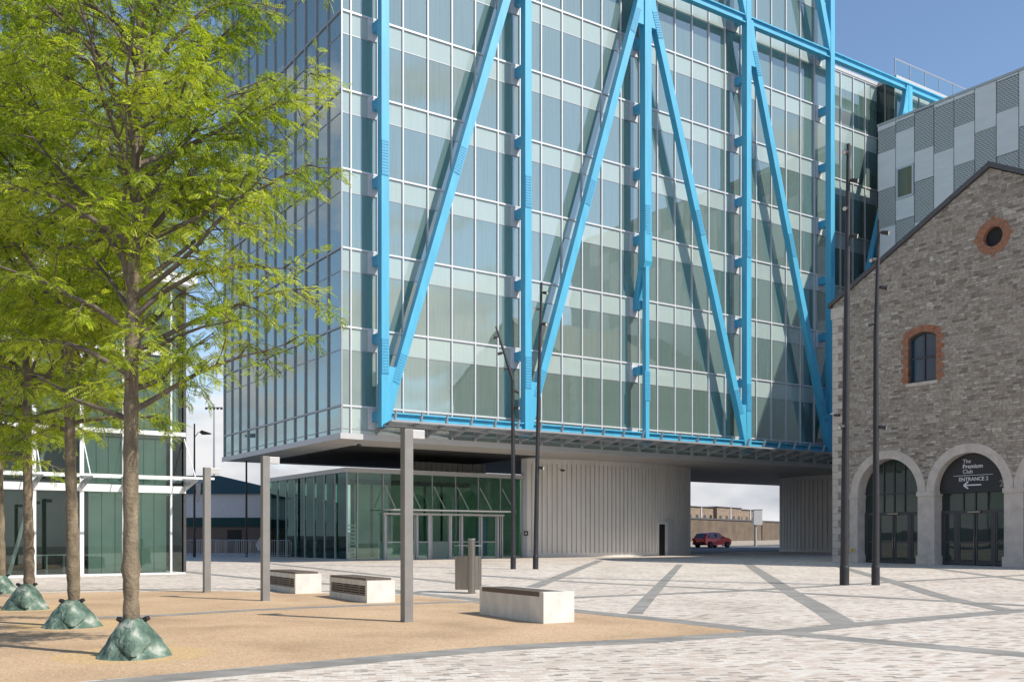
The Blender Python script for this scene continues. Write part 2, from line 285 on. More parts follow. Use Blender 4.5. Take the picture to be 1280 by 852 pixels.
def leaf_material():
    m, n, l, b = nodes('leaf'); b.inputs['Roughness'].default_value = .5; b.inputs['Specular IOR Level'].default_value = .3
    g = n.new('ShaderNodeNewGeometry'); t = n.new('ShaderNodeTexCoord')
    nt = n.new('ShaderNodeTexNoise'); nt.inputs['Scale'].default_value = 1.1; nt.inputs['Detail'].default_value = 2; l.new(t.outputs['Object'], nt.inputs['Vector'])
    a = n.new('ShaderNodeMath'); a.operation = 'MULTIPLY_ADD'; a.inputs[1].default_value = .35; l.new(g.outputs['Random Per Island'], a.inputs[0]); l.new(nt.outputs['Fac'], a.inputs[2])
    r = ramp(n, [(.35, (.060, .118, .008)), (.60, (.215, .30, .018)), (.88, (.48, .53, .06))], 'LINEAR'); l.new(a.outputs[0], r.inputs[0]); l.new(r.outputs[0], b.inputs['Base Color'])
    tl = n.new('ShaderNodeBsdfTranslucent')
    hs = n.new('ShaderNodeHueSaturation'); hs.inputs['Value'].default_value = 1.7; hs.inputs['Saturation'].default_value = 1.05; l.new(r.outputs[0], hs.inputs['Color']); l.new(hs.outputs[0], tl.inputs[0])
    mxn = n.new('ShaderNodeMixShader'); mxn.inputs[0].default_value = .42; l.new(b.outputs[0], mxn.inputs[1]); l.new(tl.outputs[0], mxn.inputs[2])
    l.new(mxn.outputs[0], n['Material Output'].inputs[0])
    return m
M['leaf'] = leaf_material()

# ------------------------------------------------------------------ builders
ORG = {}
def empty(name, loc, rz=0):
    o = bpy.data.objects.new(name, None); C.objects.link(o); o.location = loc; o.rotation_euler = (0, 0, rz); o.empty_display_size = .3
    return o
def tag(o, label=None, cat=None, group=None, kind=None):
    if label: o['label'] = label
    if cat: o['category'] = cat
    if group: o['group'] = group
    if kind: o['kind'] = kind
    return o
def groot(name, p, q, label, cat, group=None):
    x, y = G(p, q); o = empty(name, (x, y, gz(x, y)), ROT); tag(o, label, cat, group)
    ORG[o.name] = (p, q, gz(x, y)); return o
def kids(o): return [c for c in C.objects if c.parent == o]
def copy_tree(o, parent=None):
    c = o.copy(); C.objects.link(c); c.parent = parent
    for ch in kids(o): copy_tree(ch, c)
    return c
class MB:
    def __init__(s): s.v = []; s.f = []; s.m = []; s.cur = 0
    def add(s, vs, fs):
        k = len(s.v); s.v += [tuple(v) for v in vs]; s.f += [tuple(i + k for i in f) for f in fs]; s.m += [s.cur] * len(fs); return s
    def box(s, x0, x1, y0, y1, z0, z1):
        return s.add([(x0, y0, z0), (x1, y0, z0), (x1, y1, z0), (x0, y1, z0), (x0, y0, z1), (x1, y0, z1), (x1, y1, z1), (x0, y1, z1)],
                     [(0, 3, 2, 1), (4, 5, 6, 7), (0, 1, 5, 4), (1, 2, 6, 5), (2, 3, 7, 6), (3, 0, 4, 7)])
    def bar(s, a, b, w, d, up=(0, 0, 1)):            # rectangular bar from a to b; d is measured along `up`, w across
        a, b = Vector(a), Vector(b); t = (b - a).normalized(); upv = Vector(up); x = t.cross(upv)
        if x.length < 1e-5: x = t.cross(Vector((1, 0, 0)))
        x.normalize(); y = x.cross(t).normalized(); x *= w / 2; y *= d / 2
        return s.add([a - x - y, a + x - y, a + x + y, a - x + y, b - x - y, b + x - y, b + x + y, b - x + y],
                     [(0, 3, 2, 1), (4, 5, 6, 7), (0, 1, 5, 4), (1, 2, 6, 5), (2, 3, 7, 6), (3, 0, 4, 7)])
    def tube(s, pts, rad, n=10, cap=True):
        pts = [Vector(p) for p in pts]; k = len(s.v); ref = None
        if not hasattr(rad, '__len__'): rad = [rad] * len(pts)
        vs, fs = [], []
        for i, p in enumerate(pts):
            t = (pts[min(i + 1, len(pts) - 1)] - pts[max(i - 1, 0)]).normalized()
            if ref is None: ref = t.orthogonal().normalized()
            ref = (ref - t * ref.dot(t)).normalized(); w = t.cross(ref)
            for j in range(n):
                a = 2 * math.pi * j / n; vs.append(p + (ref * math.cos(a) + w * math.sin(a)) * rad[i])
        for i in range(len(pts) - 1):
            for j in range(n):
                fs.append((i * n + j, i * n + (j + 1) % n, (i + 1) * n + (j + 1) % n, (i + 1) * n + j))
        if cap: fs.append(tuple(range(n - 1, -1, -1))); fs.append(tuple(range((len(pts) - 1) * n, len(pts) * n)))
        return s.add(vs, fs)
    def prism(s, poly, fn, d0, d1):                   # poly 2D, fn(a,b,d)->xyz
        n = len(poly); vs = [fn(a, b, d0) for a, b in poly] + [fn(a, b, d1) for a, b in poly]
        fs = [tuple(range(n - 1, -1, -1)), tuple(range(n, 2 * n))] + [(i, (i + 1) % n, (i + 1) % n + n, i + n) for i in range(n)]
        return s.add(vs, fs)
    def lathe(s, prof, n=20, c=(0, 0)):
        k = len(prof); vs = []; fs = []
        for r, z in prof:
            for j in range(n):
                a = 2 * math.pi * j / n; vs.append((c[0] + r * math.cos(a), c[1] + r * math.sin(a), z))
        for i in range(k - 1):
            for j in range(n): fs.append((i * n + j, i * n + (j + 1) % n, (i + 1) * n + (j + 1) % n, (i + 1) * n + j))
        fs.append(tuple(range(n - 1, -1, -1))); fs.append(tuple(range((k - 1) * n, k * n)))
        return s.add(vs, fs)
    def build(s, name, m, parent=None, org=None, smooth=False, fix=True, bevel=0):
        me = bpy.data.meshes.new(name)
        r = parent
        while r is not None and r.parent is not None: r = r.parent
        if org is None: org = ORG.get(r.name, (0, 0, 0)) if r is not None else (0, 0, 0)
        me.from_pydata([(a - org[0], b - org[1], c - org[2]) for a, b, c in s.v], [], s.f)
        ms = m if isinstance(m, (list, tuple)) else [m]
        for x in ms: me.materials.append(x)
        if len(ms) > 1: me.polygons.foreach_set('material_index', s.m)
        if smooth: me.polygons.foreach_set('use_smooth', [True] * len(me.polygons))
        if fix or bevel:
            bm = bmesh.new(); bm.from_mesh(me)
            if fix: bmesh.ops.recalc_face_normals(bm, faces=bm.faces)
            if bevel: bmesh.ops.bevel(bm, geom=bm.edges[:], offset=bevel, segments=2, affect='EDGES', profile=.6)
            bm.to_mesh(me); bm.free()
        me.update(); o = bpy.data.objects.new(name, me); C.objects.link(o); o.parent = parent
        return o
def strip(name, px, width, m, lift=.004, closed=False):
    pts = [gnd(*p) for p in px]
    # subdivide smoothly
    P = []
    for i in range(len(pts) - 1):
        a = Vector(pts[max(i - 1, 0)]); b = Vector(pts[i]); c = Vector(pts[i + 1]); d = Vector(pts[min(i + 2, len(pts) - 1)])
        for k in range(6):
            t = k / 6
            P.append(.5 * ((2 * b) + (c - a) * t + (2 * a - 5 * b + 4 * c - d) * t * t + (3 * b - a - 3 * c + d) * t ** 3))
    P.append(Vector(pts[-1])); b = MB(); vs = []
    for i, p in enumerate(P):
        t = (P[min(i + 1, len(P) - 1)] - P[max(i - 1, 0)]).normalized(); nn = Vector((-t.y, t.x)) * width / 2
        for e in (p + nn, p - nn): vs.append((e.x, e.y, gz(e.x, e.y) + lift))
    b.add(vs, [(2 * i, 2 * i + 1, 2 * i + 3, 2 * i + 2) for i in range(len(P) - 1)])
    return tag(b.build(name, m), kind='structure')

# ------------------------------------------------------------------ the ground
def sheet(name, pts, m, lift):
    b = MB(); b.add([(x, y, gz(x, y) + lift) for x, y in pts], [tuple(range(len(pts)))]); return tag(b.build(name, m), kind='structure')
sheet('ground', [(-1500, -300), (1500, -300), (1500, 2500), (-1500, 2500)], M['asphalt'], -.004)
sheet('plaza_paving', [(-70, -25), (90, -25), (90, 66), (45, 78), (22, 84), (-70, 72)], M['setts'], .0035)
near_px = [(-120, 868), (-30, 861), (110, 850.5), (200, 843), (326, 832), (460, 820), (600, 809), (700, 802.5), (800, 798), (935, 789.5)]
far_px = [(935, 788), (840, 775.5), (740, 765), (640, 756), (582, 750.5), (520, 744), (430, 741.5), (337, 740), (257, 738), (64, 740.5), (-140, 744)]
sheet('gravel_surface', [gnd(*p) for p in near_px + far_px], M['gravel'], .005)
strip('paving_band', [(-160, 877), (-30, 867), (110, 856.5), (200, 848), (326, 837), (460, 824.5), (600, 812), (700, 805.5), (800, 801), (935, 792), (985, 789), (1085, 779), (1280, 762.5), (1420, 752)], .56, M['granite'], .0056)
strip('paving_band', [(520, 741.5), (582, 747.5), (650, 755), (718, 763), (840, 775.5), (940, 787), (985, 791), (1090, 801), (1280, 818), (1420, 831)], .55, M['granite'], .0064)
strip('paving_band', [(-140, 741.5), (64, 738), (257, 735.5), (337, 737.5), (430, 739), (525, 741.6)], .3, M['granite'], .0072)
strip('paving_band', [(60, 775), (124, 771.6), (210, 768.5), (320, 762), (438, 757), (560, 752.5), (612, 751)], .42, M['granite'], .0080)
strip('paving_band', [(850, 705), (820, 737), (793, 767)], .32, M['granite'], .0056)
strip('paving_band', [(934, 704), (981, 735), (1020, 757), (1058, 781)], .46, M['granite'], .0072)
strip('paving_band', [(600, 754), (718, 746.5), (926, 738), (1099, 728), (1290, 718)], .46, M['granite'], .0080)
strip('paving_band', [(560, 716), (700, 725.7), (926, 737), (1017, 742), (1280, 756.5), (1400, 764)], .46, M['granite'], .0088)
strip('paving_band', [(1050, 708), (1120, 728), (1180, 746), (1262, 763)], .45, M['granite'], .0096)
strip('paving_band', [(1160, 709), (1290, 726.5)], .46, M['granite'], .0064)
strip('paving_band', [(750, 700), (700, 720), (655, 738), (625, 749)], .45, M['granite'], .0096)
strip('paving_band', [(230, 714), (325, 723.5), (430, 731), (520, 741)], .46, M['granite'], .0088)
strip('paving_band', [(300, 701), (337, 704), (460, 717), (560, 727), (640, 737)], .46, M['granite'], .0080)
for (px, py, r) in [(166, 818, .98), (90, 781, 1.0), (32, 760, 1.0), (1, 738, .9)]:
    cx, cy = gnd(px, py); sheet('tree_pit', [(cx + r * math.cos(a * math.pi / 20), cy + r * math.sin(a * math.pi / 20)) for a in range(40)], M['mulch'], .0058)
# road behind the tower
RD = Vector((.56, .83)).normalized(); RN = Vector((RD.y, -RD.x))
def rp(n, s): v = RN * n + RD * s; return (v.x, v.y)
sheet('road', [rp(-30, 60), rp(-30, 240), rp(-45.3, 240), rp(-45.3, 60)], mat('road_asphalt', (.10, .105, .115), .8, 0, .15, 2, .2, 60), .004)
b = MB()
for k in range(2):
    n0, n1 = (-45.3, -45.55) if k == 0 else (-45.55, -48.6)
    z0, z1 = (.12, .12) if k == 0 else (.12, .50)
    q = [(*rp(n0, 60), 0), (*rp(n0, 240), 0), (*rp(n1, 240), 0), (*rp(n1, 60), 0)]
    vs = [(x, y, gz(x, y) + (z0 if i < 2 else z1)) for i, (x, y, _) in enumerate(q)]
    if k == 0:
        vs2 = [(vs[0][0], vs[0][1], vs[0][2] - .15), (vs[1][0], vs[1][1], vs[1][2] - .15)]
        b.add([*vs2, vs[1], vs[0]], [(0, 1, 2, 3)])
    b.add(vs, [(0, 1, 2, 3)])
tag(b.build('pavement', M['verge']), kind='structure')
# road centre dashes
for s in range(70, 200, 6):
    sheet('road_marking', [rp(-37.5, s), rp(-37.5, s + 3), rp(-37.62, s + 3), rp(-37.62, s)], M['white'], .009)

# ------------------------------------------------------------------ the office tower
FQ, LP = 46.78, 21.2
tower = groot('office_building', LP, FQ, 'tall glass office block with bright blue external steel bracing, raised above the square', 'office building')
T0 = 8.35; FH = 4.0; NF = 10; SPH = 1.15; MPI = 1.49; P0 = 21.68
END = 59.1; BACK = 65.2
cand = {'window': [], 'spandrel_panel': []}
def add_pane(kind, mb_fn, corners, m):
    pr = []
    for p, q, z in corners:
        x, y = G(p, q); pr.append(proj(x, y, z))
    xs = [min(1280, max(0, a[0])) for a in pr]; ys = [min(852, max(0, a[1])) for a in pr]
    area = (max(xs) - min(xs)) * (max(ys) - min(ys))
    cand[kind].append((area, mb_fn, m))
def front_pane(kind, p0, p1, q, z0, z1, m):
    add_pane(kind, lambda b: b.box(p0, p1, q, q + .05, z0, z1), [(p0, q, z0), (p1, q, z1), (p0, q, z1), (p1, q, z0)], m)
def side_pane(kind, q0, q1, p, z0, z1, m):
    add_pane(kind, lambda b: b.box(p, p + .05, q0, q1, z0, z1), [(p, q0, z0), (p, q1, z1), (p, q0, z1), (p, q1, z0)], m)
mulls = [P0 + MPI * k for k in range(26) if P0 + MPI * k < END]
edges = [LP + .04] + mulls + [END]
for i in range(len(edges) - 1):
    a, c = edges[i], edges[i + 1]
    if c - a < .1: continue
    for k in range(NF):
        z = T0 + FH * k
        front_pane('window', a, c, FQ, z, z + FH - SPH, M['vision'])
        front_pane('spandrel_panel', a, c, FQ + (.004 if True else 0), z + FH - SPH, z + FH, M['spandrel'])
    if c < 23.3: front_pane('spandrel_panel', a, c, FQ, 6.95, T0, M['spandrel'])
    else:
        front_pane('spandrel_panel', a, c, FQ, 7.75, T0, M['spandrel'])
        front_pane('window', a, c, FQ, 6.95, 7.75, M['vision'])
sm = [FQ + .10 + 1.525 * k for k in range(13)]
sedge = [FQ + .04] + sm[1:]
for i in range(len(sedge) - 1):
    a, c = sedge[i], min(sedge[i + 1], BACK)
    for k in range(NF):
        z = T0 + FH * k
        side_pane('window', a, c, LP, z, z + FH - SPH, M['sideglass'])
        side_pane('spandrel_panel', a, c, LP + .004, z + FH - SPH, z + FH, M['sideglass'])
    side_pane('spandrel_panel', a, c, LP, 6.95, T0, M['sideglass'])
RQ, WP, WQ = 48.1, 66.4, 46.5            # recessed bay and the wing beyond it
redge = [END + .02 + (WP - END - .02) * k / 5 for k in range(6)]
for i in range(5):
    for k in range(7):
        z = T0 + FH * k
        front_pane('window', redge[i], redge[i + 1], RQ, z, z + FH - SPH, M['vision'])
        front_pane('spandrel_panel', redge[i], redge[i + 1], RQ + .004, z + FH - SPH, z + FH, M['spandrel'])
wedge = [WP + 1.49 * k for k in range(14)]
for i in range(13):
    for k in range(3, 7):
        z = T0 + FH * k
        front_pane('window', wedge[i], wedge[i + 1], WQ, z, z + FH - SPH, M['vision'])
        front_pane('spandrel_panel', wedge[i], wedge[i + 1], WQ + .004, z + FH - SPH, z + FH, M['spandrel'])
for k in range(7):
    z = T0 + FH * k
    for a, c in ((WQ + .06, WQ + .83), (WQ + .83, RQ)):
        side_pane('window', a, c, WP, z, z + FH, M['darkglass'])
for kind, lst in cand.items():
    lst.sort(key=lambda t: -t[0])
    for area, fn, m in lst[:100]:
        b = MB(); fn(b); b.build(kind, m, tower)
    mats = [M['vision'], M['spandrel'], M['sideglass'], M['darkglass']]; b = MB()
    for area, fn, m in lst[100:]: b.cur = mats.index(m); fn(b)
    tag(b.build(kind, mats, tower), kind='stuff')
TOP = T0 + FH * NF
for p in mulls: MB().box(p - .032, p + .032, FQ - .085, FQ - .002, 6.95, TOP).build('mullion', M['mullion'], tower)
MB().box(LP - .05, LP + .02, FQ - .06, FQ + .02, 6.95, TOP).build('corner_mullion', M['mullion_grey'], tower)
for q in sm[1:]: MB().box(LP - .085, LP - .002, q - .035, q + .035, 6.95, TOP).build('mullion', M['mullion_grey'], tower)
MB().box(LP - .07, LP + .03, BACK - .05, BACK + .05, 6.95, TOP).build('mullion', M['mullion_grey'], tower)
for k in range(NF + 1):
    z = T0 + FH * k
    MB().box(LP + .02, END, FQ - .075, FQ - .003, z - .045, z + .045).build('transom', M['mullion'], tower)
    MB().box(LP + .02, END, FQ - .02, FQ - .003, z - SPH - .02, z - SPH + .02).build('transom', M['mullion_grey'], tower)
    MB().box(LP - .075, LP - .003, FQ + .02, BACK, z - .045, z + .045).build('transom', M['mullion_grey'], tower)
    MB().box(LP - .03, LP - .003, FQ + .02, BACK, z - SPH - .02, z - SPH + .02).build('transom', M['mullion_grey'], tower)
b = MB()
for e in redge[1:-1]: b.box(e - .03, e + .03, RQ - .08, RQ - .002, 6.95, T0 + 28)
for k in range(8): b.box(END + .02, WP, RQ - .072, RQ - .003, T0 + FH * k - .045, T0 + FH * k + .045)
b.build('bay_framing', M['mullion'], tower)
b = MB()
for e in wedge[1:]: b.box(e - .03, e + .03, WQ - .08, WQ - .002, T0, T0 + 28)
for k in range(8): b.box(WP, wedge[-1], WQ - .072, WQ - .003, T0 + FH * k - .045, T0 + FH * k + .045)
for k in range(8): b.box(WP - .06, WP - .003, WQ, RQ - .1, T0 + FH * k - .04, T0 + FH * k + .04)
b.box(WP - .055, WP - .003, WQ + .8, WQ + .86, T0, T0 + 28)
b.build('wing_framing', M['mullion_grey'], tower)
b = MB(); b.box(END, WP - .01, RQ - .12, BACK, T0 + 28.05, T0 + 28.3); b.box(WP, wedge[-1], WQ - .12, BACK, T0 + 28.05, T0 + 28.3); b.build('roof_parapet', M['fascia'], tower)
# body behind the glass
b = MB(); b.box(LP + .08, END - .05, FQ + .08, BACK, 6.96, TOP); b.box(END - .05, WP - .05, RQ + .08, BACK, 6.96, T0 + 28); b.box(WP + .08, wedge[-1], WQ + .08, BACK, 6.96, T0 + 28)
b.build('inner_wall', M['inner'], tower)
MB().box(LP - .1, wedge[-1], FQ - .1, BACK + .1, 6.70, 6.93).build('soffit', M['soffit'], tower)
MB().box(LP + 2.2, 36, FQ + 3.4, BACK - 1.5, 6.67, 6.698).build('soffit_shade_sheet', M['black'], tower)  # black sheet standing in for the deep shade of the recessed ceiling
b = MB(); b.box(LP - .14, wedge[-1], FQ - .16, FQ - .102, 6.66, 6.95); b.box(LP - .16, LP - .102, FQ - .10, BACK + .1, 6.66, 6.95); b.build('fascia', M['fascia'], tower)
# rooftop railing
b = MB()
for k in range(11): b.box(WP + 1.9 * k, WP + 1.9 * k + .05, WQ, WQ + .05, T0 + 28.45, T0 + 29.6)
b.box(WP, WP + 19.1, WQ, WQ + .05, T0 + 29.55, T0 + 29.62)
for k in range(5): b.box(END + .3 + 1.5 * k, END + .35 + 1.5 * k, RQ + .3, RQ + .35, T0 + 28.3, T0 + 29.3)
b.box(END + .3, END + 6.5, RQ + .3, RQ + .35, T0 + 29.25, T0 + 29.3); b.box(END + .3, END + 6.5, RQ + .3, RQ + .35, T0 + 28.75, T0 + 28.79)
b.build('roof_railing', M['galv'], tower)
MB().box(WP + .1, WP + 19, WQ + .015, WQ + .03, T0 + 28.5, T0 + 29.5).build('glass_balustrade', M['cglass'], tower)

# truss
COLS = [22.85, 31.7, 40.5, 49.35, 57.8, 66.85]
TQ0, TQ1, CW = 45.6, 46.06, .43
ZB, ZT = 7.25, 35.65
for i, p in enumerate(COLS):
    if i == 2:
        c = MB().box(p - .02, p + .50, TQ0 - .05, TQ1, 18.9, TOP).build('column', M['blue'], tower)
        MB().prism([(TQ0 - .07, 20.2), (TQ1 + .02, 20.2), (TQ1 + .02, 18.0), (TQ0 + .05, 18.0), (TQ0 - .07, 18.4)], lambda a, z, d: (d, a, z), p - .05, p + .53).build('column_shoe', M['blue'], c)
        MB().box(p + .08, p + .36, TQ0, TQ0 + .32, ZB, 18.1).build('column', M['blue'], tower)
        MB().bar((p + .2, TQ1 - .15, 18.6), (p + .2, FQ - .12, 15.6), .34, .4, (0, 1, 0)).build('knee_brace', M['blue'], tower)
    else:
        c = MB().box(p, p + CW, TQ0, TQ1, ZB if i < 5 else 20, TOP if i < 5 else ZT).build('column', M['blue'], tower)
    if i < 5:
        for k in range(0, NF):
            z = T0 + FH * k
            MB().box(p + .02, p + .36, TQ1, FQ - .06, z - .75, z - .25).build('column_bracket', M['bluebolt'], tower)
            MB().box(p - .22, p + .42, FQ - .06, FQ - .004, z - SPH + .02, z - .05).build('bracket_plate', M['greypanel'], tower)
diag = [(0, 1, 1), (1, 2, 1), (2, 3, -1), (3, 4, -1), (4, 5, 1)]
def mid(i): return COLS[i] + CW / 2
def bolts(b, a, c, q):                              # splice plate with rows of bolts between plan/height points a and c, on the outer face
    t = (Vector((c[0], 0, c[1])) - Vector((a[0], 0, a[1]))); L = t.length; t.normalize(); x = Vector((-t.z, 0, t.x)) if abs(t.x) > 1e-6 else Vector((1, 0, 0))
    A = Vector((a[0], q, a[1]))
    b.bar(A, A + t * L, .40, .02, (0, 1, 0))
    n = int(L / .14)
    for i in range(n):
        for j in (-.13, -.045, .045, .13):
            P = A + t * (i + .5) * L / n + x * j
            b.tube([P + Vector((0, -.008, 0)), P + Vector((0, -.04, 0))], .022, 6)
for (i, j, s) in diag:
    if s > 0: a, c = (mid(i), ZB + .35), (mid(j), ZT)
    else: a, c = (mid(i), ZT), (mid(j), ZB + .35)
    d = MB().bar((a[0], TQ0 + .235, a[1]), (c[0], TQ0 + .235, c[1]), .44, .43, (0, 1, 0)).build('diagonal_brace', M['blue'], tower)
    t = (Vector((c[0], c[1])) - Vector((a[0], a[1]))); L = t.length; t.normalize()
    for e in (.10, .50, .90):
        k0 = e * L - .9 if e != .5 else e * L - .7
        b = MB(); bolts(b, (a[0] + t.x * k0, a[1] + t.y * k0), (a[0] + t.x * (k0 + 1.6), a[1] + t.y * (k0 + 1.6)), TQ0 + .012)
        b.build('bolted_splice_plate', M['bluebolt'], d)
    # gussets
    if s > 0:
        lo = [(COLS[i] + .01, ZB + .0), (COLS[i] + CW - .02, ZB), (COLS[i] + CW + .85, ZB + 3.1), (COLS[i] + CW - .02, ZB + 3.1)]
        hi = [(COLS[j] + .02, ZT), (COLS[j] + .02, ZT - 3.0), (COLS[j] - .85, ZT - 3.0), (COLS[j] - .2, ZT)]
    else:
        lo = [(COLS[j] + CW - .01, ZB), (COLS[j] + .02, ZB), (COLS[j] - .85, ZB + 3.1), (COLS[j] + .02, ZB + 3.1)]
        hi = [(COLS[i] + CW - .02, ZT), (COLS[i] + CW - .02, ZT - 3.0), (COLS[i] + CW + .85, ZT - 3.0), (COLS[i] + CW + .2, ZT)]
    for poly in (lo, hi): MB().prism(poly, lambda x, z, dd: (x, dd, z), TQ0 + .03, TQ0 + .40).build('gusset_plate', M['blue'], d)
for j in (3, 4):
    MB().bar((mid(j) - 3.95, TQ0 + .235, TOP), (mid(j), TQ0 + .235, ZT - .1), .44, .43, (0, 1, 0)).build('diagonal_brace', M['blue'], tower)
for i, p in enumerate(COLS[:5]):
    for z in (ZB + 3.6, 20.9):
        b = MB(); bolts(b, (p + CW / 2, z - .9), (p + CW / 2, z + .9), TQ0 - (.062 if i == 2 and z > 18 else .012)); b.build('bolted_splice_plate', M['bluebolt'], tower)
b = MB(); L0, L1 = COLS[0], 84.0
b.box(L0, L1, TQ0 + .06, TQ0 + .46, ZT + .17, ZT + .25); b.box(L0, L1, TQ0 + .06, TQ0 + .46, ZT - .30, ZT - .22); b.box(L0, L1, TQ0 + .2, TQ0 + .3, ZT - .22, ZT + .17)
b.build('top_beam', M['blue'], tower)
b = MB(); b.box(L0 + CW, COLS[4], TQ0 + .06, TQ0 + .46, 7.98, 8.05); b.box(L0 + CW, COLS[4], TQ0 + .06, TQ0 + .46, 7.52, 7.6); b.box(L0 + CW, COLS[4], TQ0 + .2, TQ0 + .3, 7.6, 7.98)
b.build('bottom_beam', M['blue'], tower)
# glass canopy
can = MB(); can.add([(L0 + .1, FQ - .1, 7.24), (59.0, FQ - .1, 7.24), (59.0, 44.75, 7.52), (L0 + .1, 44.75, 7.52)], [(0, 1, 2, 3)])
cano = can.build('canopy', M['frost'], tower)
MB().box(L0 + .1, 59.0, 44.71, 44.745, 7.46, 7.56).build('canopy_edge', M['mullion_grey'], cano)
MB().box(L0 + .1, 59.0, 45.5, 45.56, 7.30, 7.38).build('canopy_rail', M['mullion_grey'], cano)
for p in mulls[1:]:
    if p > L0 + .3:
        MB().prism([(FQ - .1, 7.05), (FQ - .1, 7.22), (44.92, 7.50), (44.66, 8.02), (44.56, 8.02), (44.74, 7.42), (44.9, 7.40)], lambda a, z, d: (d, a, z), p - .04, p + .04).build('canopy_bracket', M['mullion_grey'], cano)
        MB().box(p - .04, p + .04, FQ - .12, FQ - .003, 6.95, 7.2).build('canopy_bracket_foot', M['mullion'], cano)
# ribbed cores
def ribbed(name, cpt, Rr, a0, a1, z0, z1, pitch, parent, flip=1):
    n = int(abs(a1 - a0) * Rr / pitch); b = MB(); vs = []
    for i in range(n):
        for f, dr in ((0, .15), (.72, .15), (.74, .03), (.98, .03)):
            a = a0 + (a1 - a0) * (i + f) / n
            vs.append((cpt[0] + (Rr + dr) * math.cos(a), cpt[1] + (Rr + dr) * math.sin(a)))
    k = len(vs)
    V3 = [(x, y, z0) for x, y in vs] + [(x, y, z1) for x, y in vs]
    b.add(V3, [(i, i + 1, k + i + 1, k + i) for i in range(k - 1)])
    # plinth and head band
    for zz0, zz1, rr in ((z0, z0 + .45, Rr + .14), (z1 - .32, z1 + .05, Rr + .13)):
        m = 40; q = []
        for i in range(m + 1):
            a = a0 + (a1 - a0) * i / m; q.append((cpt[0] + rr * math.cos(a), cpt[1] + rr * math.sin(a)))
        b.add([(x, y, zz0) for x, y in q] + [(x, y, zz1) for x, y in q] + [(cpt[0] + (x - cpt[0]) * (Rr - .05) / rr, cpt[1] + (y - cpt[1]) * (Rr - .05) / rr, zz1) for x, y in q],
              [(i, i + 1, m + 2 + i, m + 1 + i) for i in range(m)] + [(m + 1 + i, m + 2 + i, 2 * m + 3 + i, 2 * m + 2 + i) for i in range(m)])
    return b.build(name, M['concrete'], parent)
DC, DR = (43.2, 68.3), 17.3
aA = math.atan2(52.0 - DC[1], 36.35 - DC[0]); aC = math.atan2(52.8 - DC[1], 50.8 - DC[0])
core = ribbed('core_wall', DC, DR, aA, aC, .25, 6.72, .33, tower)
eA = (DC[0] + (DR + .14) * math.cos(aA), DC[1] + (DR + .14) * math.sin(aA)); eC = (DC[0] + (DR + .14) * math.cos(aC), DC[1] + (DR + .14) * math.sin(aC))
b = MB(); b.bar((eC[0] + .04, eC[1], .2), (eC[0] + .04, eC[1], 6.7), .22, .22, (0, 1, 0)); b.box(eC[0] - .05, eC[0] + .05, eC[1], 63, .2, 6.7); b.build('core_end_wall', M['greypanel'], tower)
MB().add([(eA[0], eA[1], .2), (36.25, 52.6, .2), (36.25, 52.6, 6.7), (eA[0], eA[1], 6.7)], [(0, 1, 2, 3)]).build('core_return_panel', M['greypanel'], tower)
b = MB()
for k in range(14): b.box(31.5 + k * .4, 31.74 + k * .4, 57.9, 58.0, 5.6, 6.7)
b.box(31.5, 37, 58.0, 58.2, 5.5, 6.7); b.build('upper_core_wall', M['concrete'], tower)
# service door in the core
aD = math.atan2(51.4 - DC[1], 47.15 - DC[0])
def onarc(a, r): return (DC[0] + r * math.cos(a), DC[1] + r * math.sin(a))
def arcbox(b, a, w, r0, r1, z0, z1):
    da = w / 2 / DR; b.add([(*onarc(a - da, r0), z0), (*onarc(a + da, r0), z0), (*onarc(a + da, r1), z0), (*onarc(a - da, r1), z0), (*onarc(a - da, r0), z1), (*onarc(a + da, r0), z1), (*onarc(a + da, r1), z1), (*onarc(a - da, r1), z1)],
          [(0, 3, 2, 1), (4, 5, 6, 7), (0, 1, 5, 4), (1, 2, 6, 5), (2, 3, 7, 6), (3, 0, 4, 7)])
b = MB(); arcbox(b, aD, 1.05, DR + .05, DR + .24, .3, 2.75); sdoor = b.build('service_door', M['white'], tower)
b = MB(); arcbox(b, aD - .010, .66, DR + .1, DR + .255, .45, 2.6); b.build('door_leaf', M['black'], sdoor)
b = MB(); arcbox(b, aD + .056, .85, DR + .05, DR + .215, .3, 3.0); b.build('door_side_panel', M['greypanel'], sdoor)
D2 = (75.4, 53.5); ribbed('core_wall', D2, 10.0, math.pi + .62, math.pi - .40, .3, 6.72, .42, tower)

# ------------------------------------------------------------------ entrance pavilion
pav = groot('glass_pavilion', 24.1, 52.5, 'single storey glass entrance pavilion with sliding doors tucked under the raised office block', 'entrance pavilion')
PP0, PP1, PQ0, PQ1, PZ = 24.1, 36.2, 52.5, 65.5, 5.5
zb = .34
fe = [24.1, 24.75] + [24.75 + 1.635 * k for k in range(1, 8)]
for i in range(len(fe) - 1):
    lowz = 3.2 if 2 <= i <= 6 else zb + .08
    MB().box(fe[i] + .02, fe[i + 1] - .02, PQ0, PQ0 + .02, lowz, PZ - .1).build('window', M['pavglass'], pav)
sq = [PQ0 + 1.53 * k for k in range(9)]
for i in range(8): MB().box(PP0, PP0 + .02, sq[i] + .02, sq[i + 1] - .02, zb + .08, PZ - .1).build('window', M['pavside'], pav)
b = MB()
for e in fe: b.box(e - .035, e + .035, PQ0 - .06, PQ0 - .002, zb, PZ - .1)
b.box(PP0 - .05, PP1, PQ0 - .055, PQ0 + .1, zb - .1, zb + .1); b.build('front_frame', M['mullion_grey'], pav)
b = MB()
for e in sq[1:]: b.box(PP0 - .06, PP0 - .002, e - .03, e + .03, zb, PZ - .1)
b.box(PP0 - .055, PP0 + .1, PQ0 + .1, sq[-1], zb - .1, zb + .1); b.build('side_frame', M['mullion_grey'], pav)
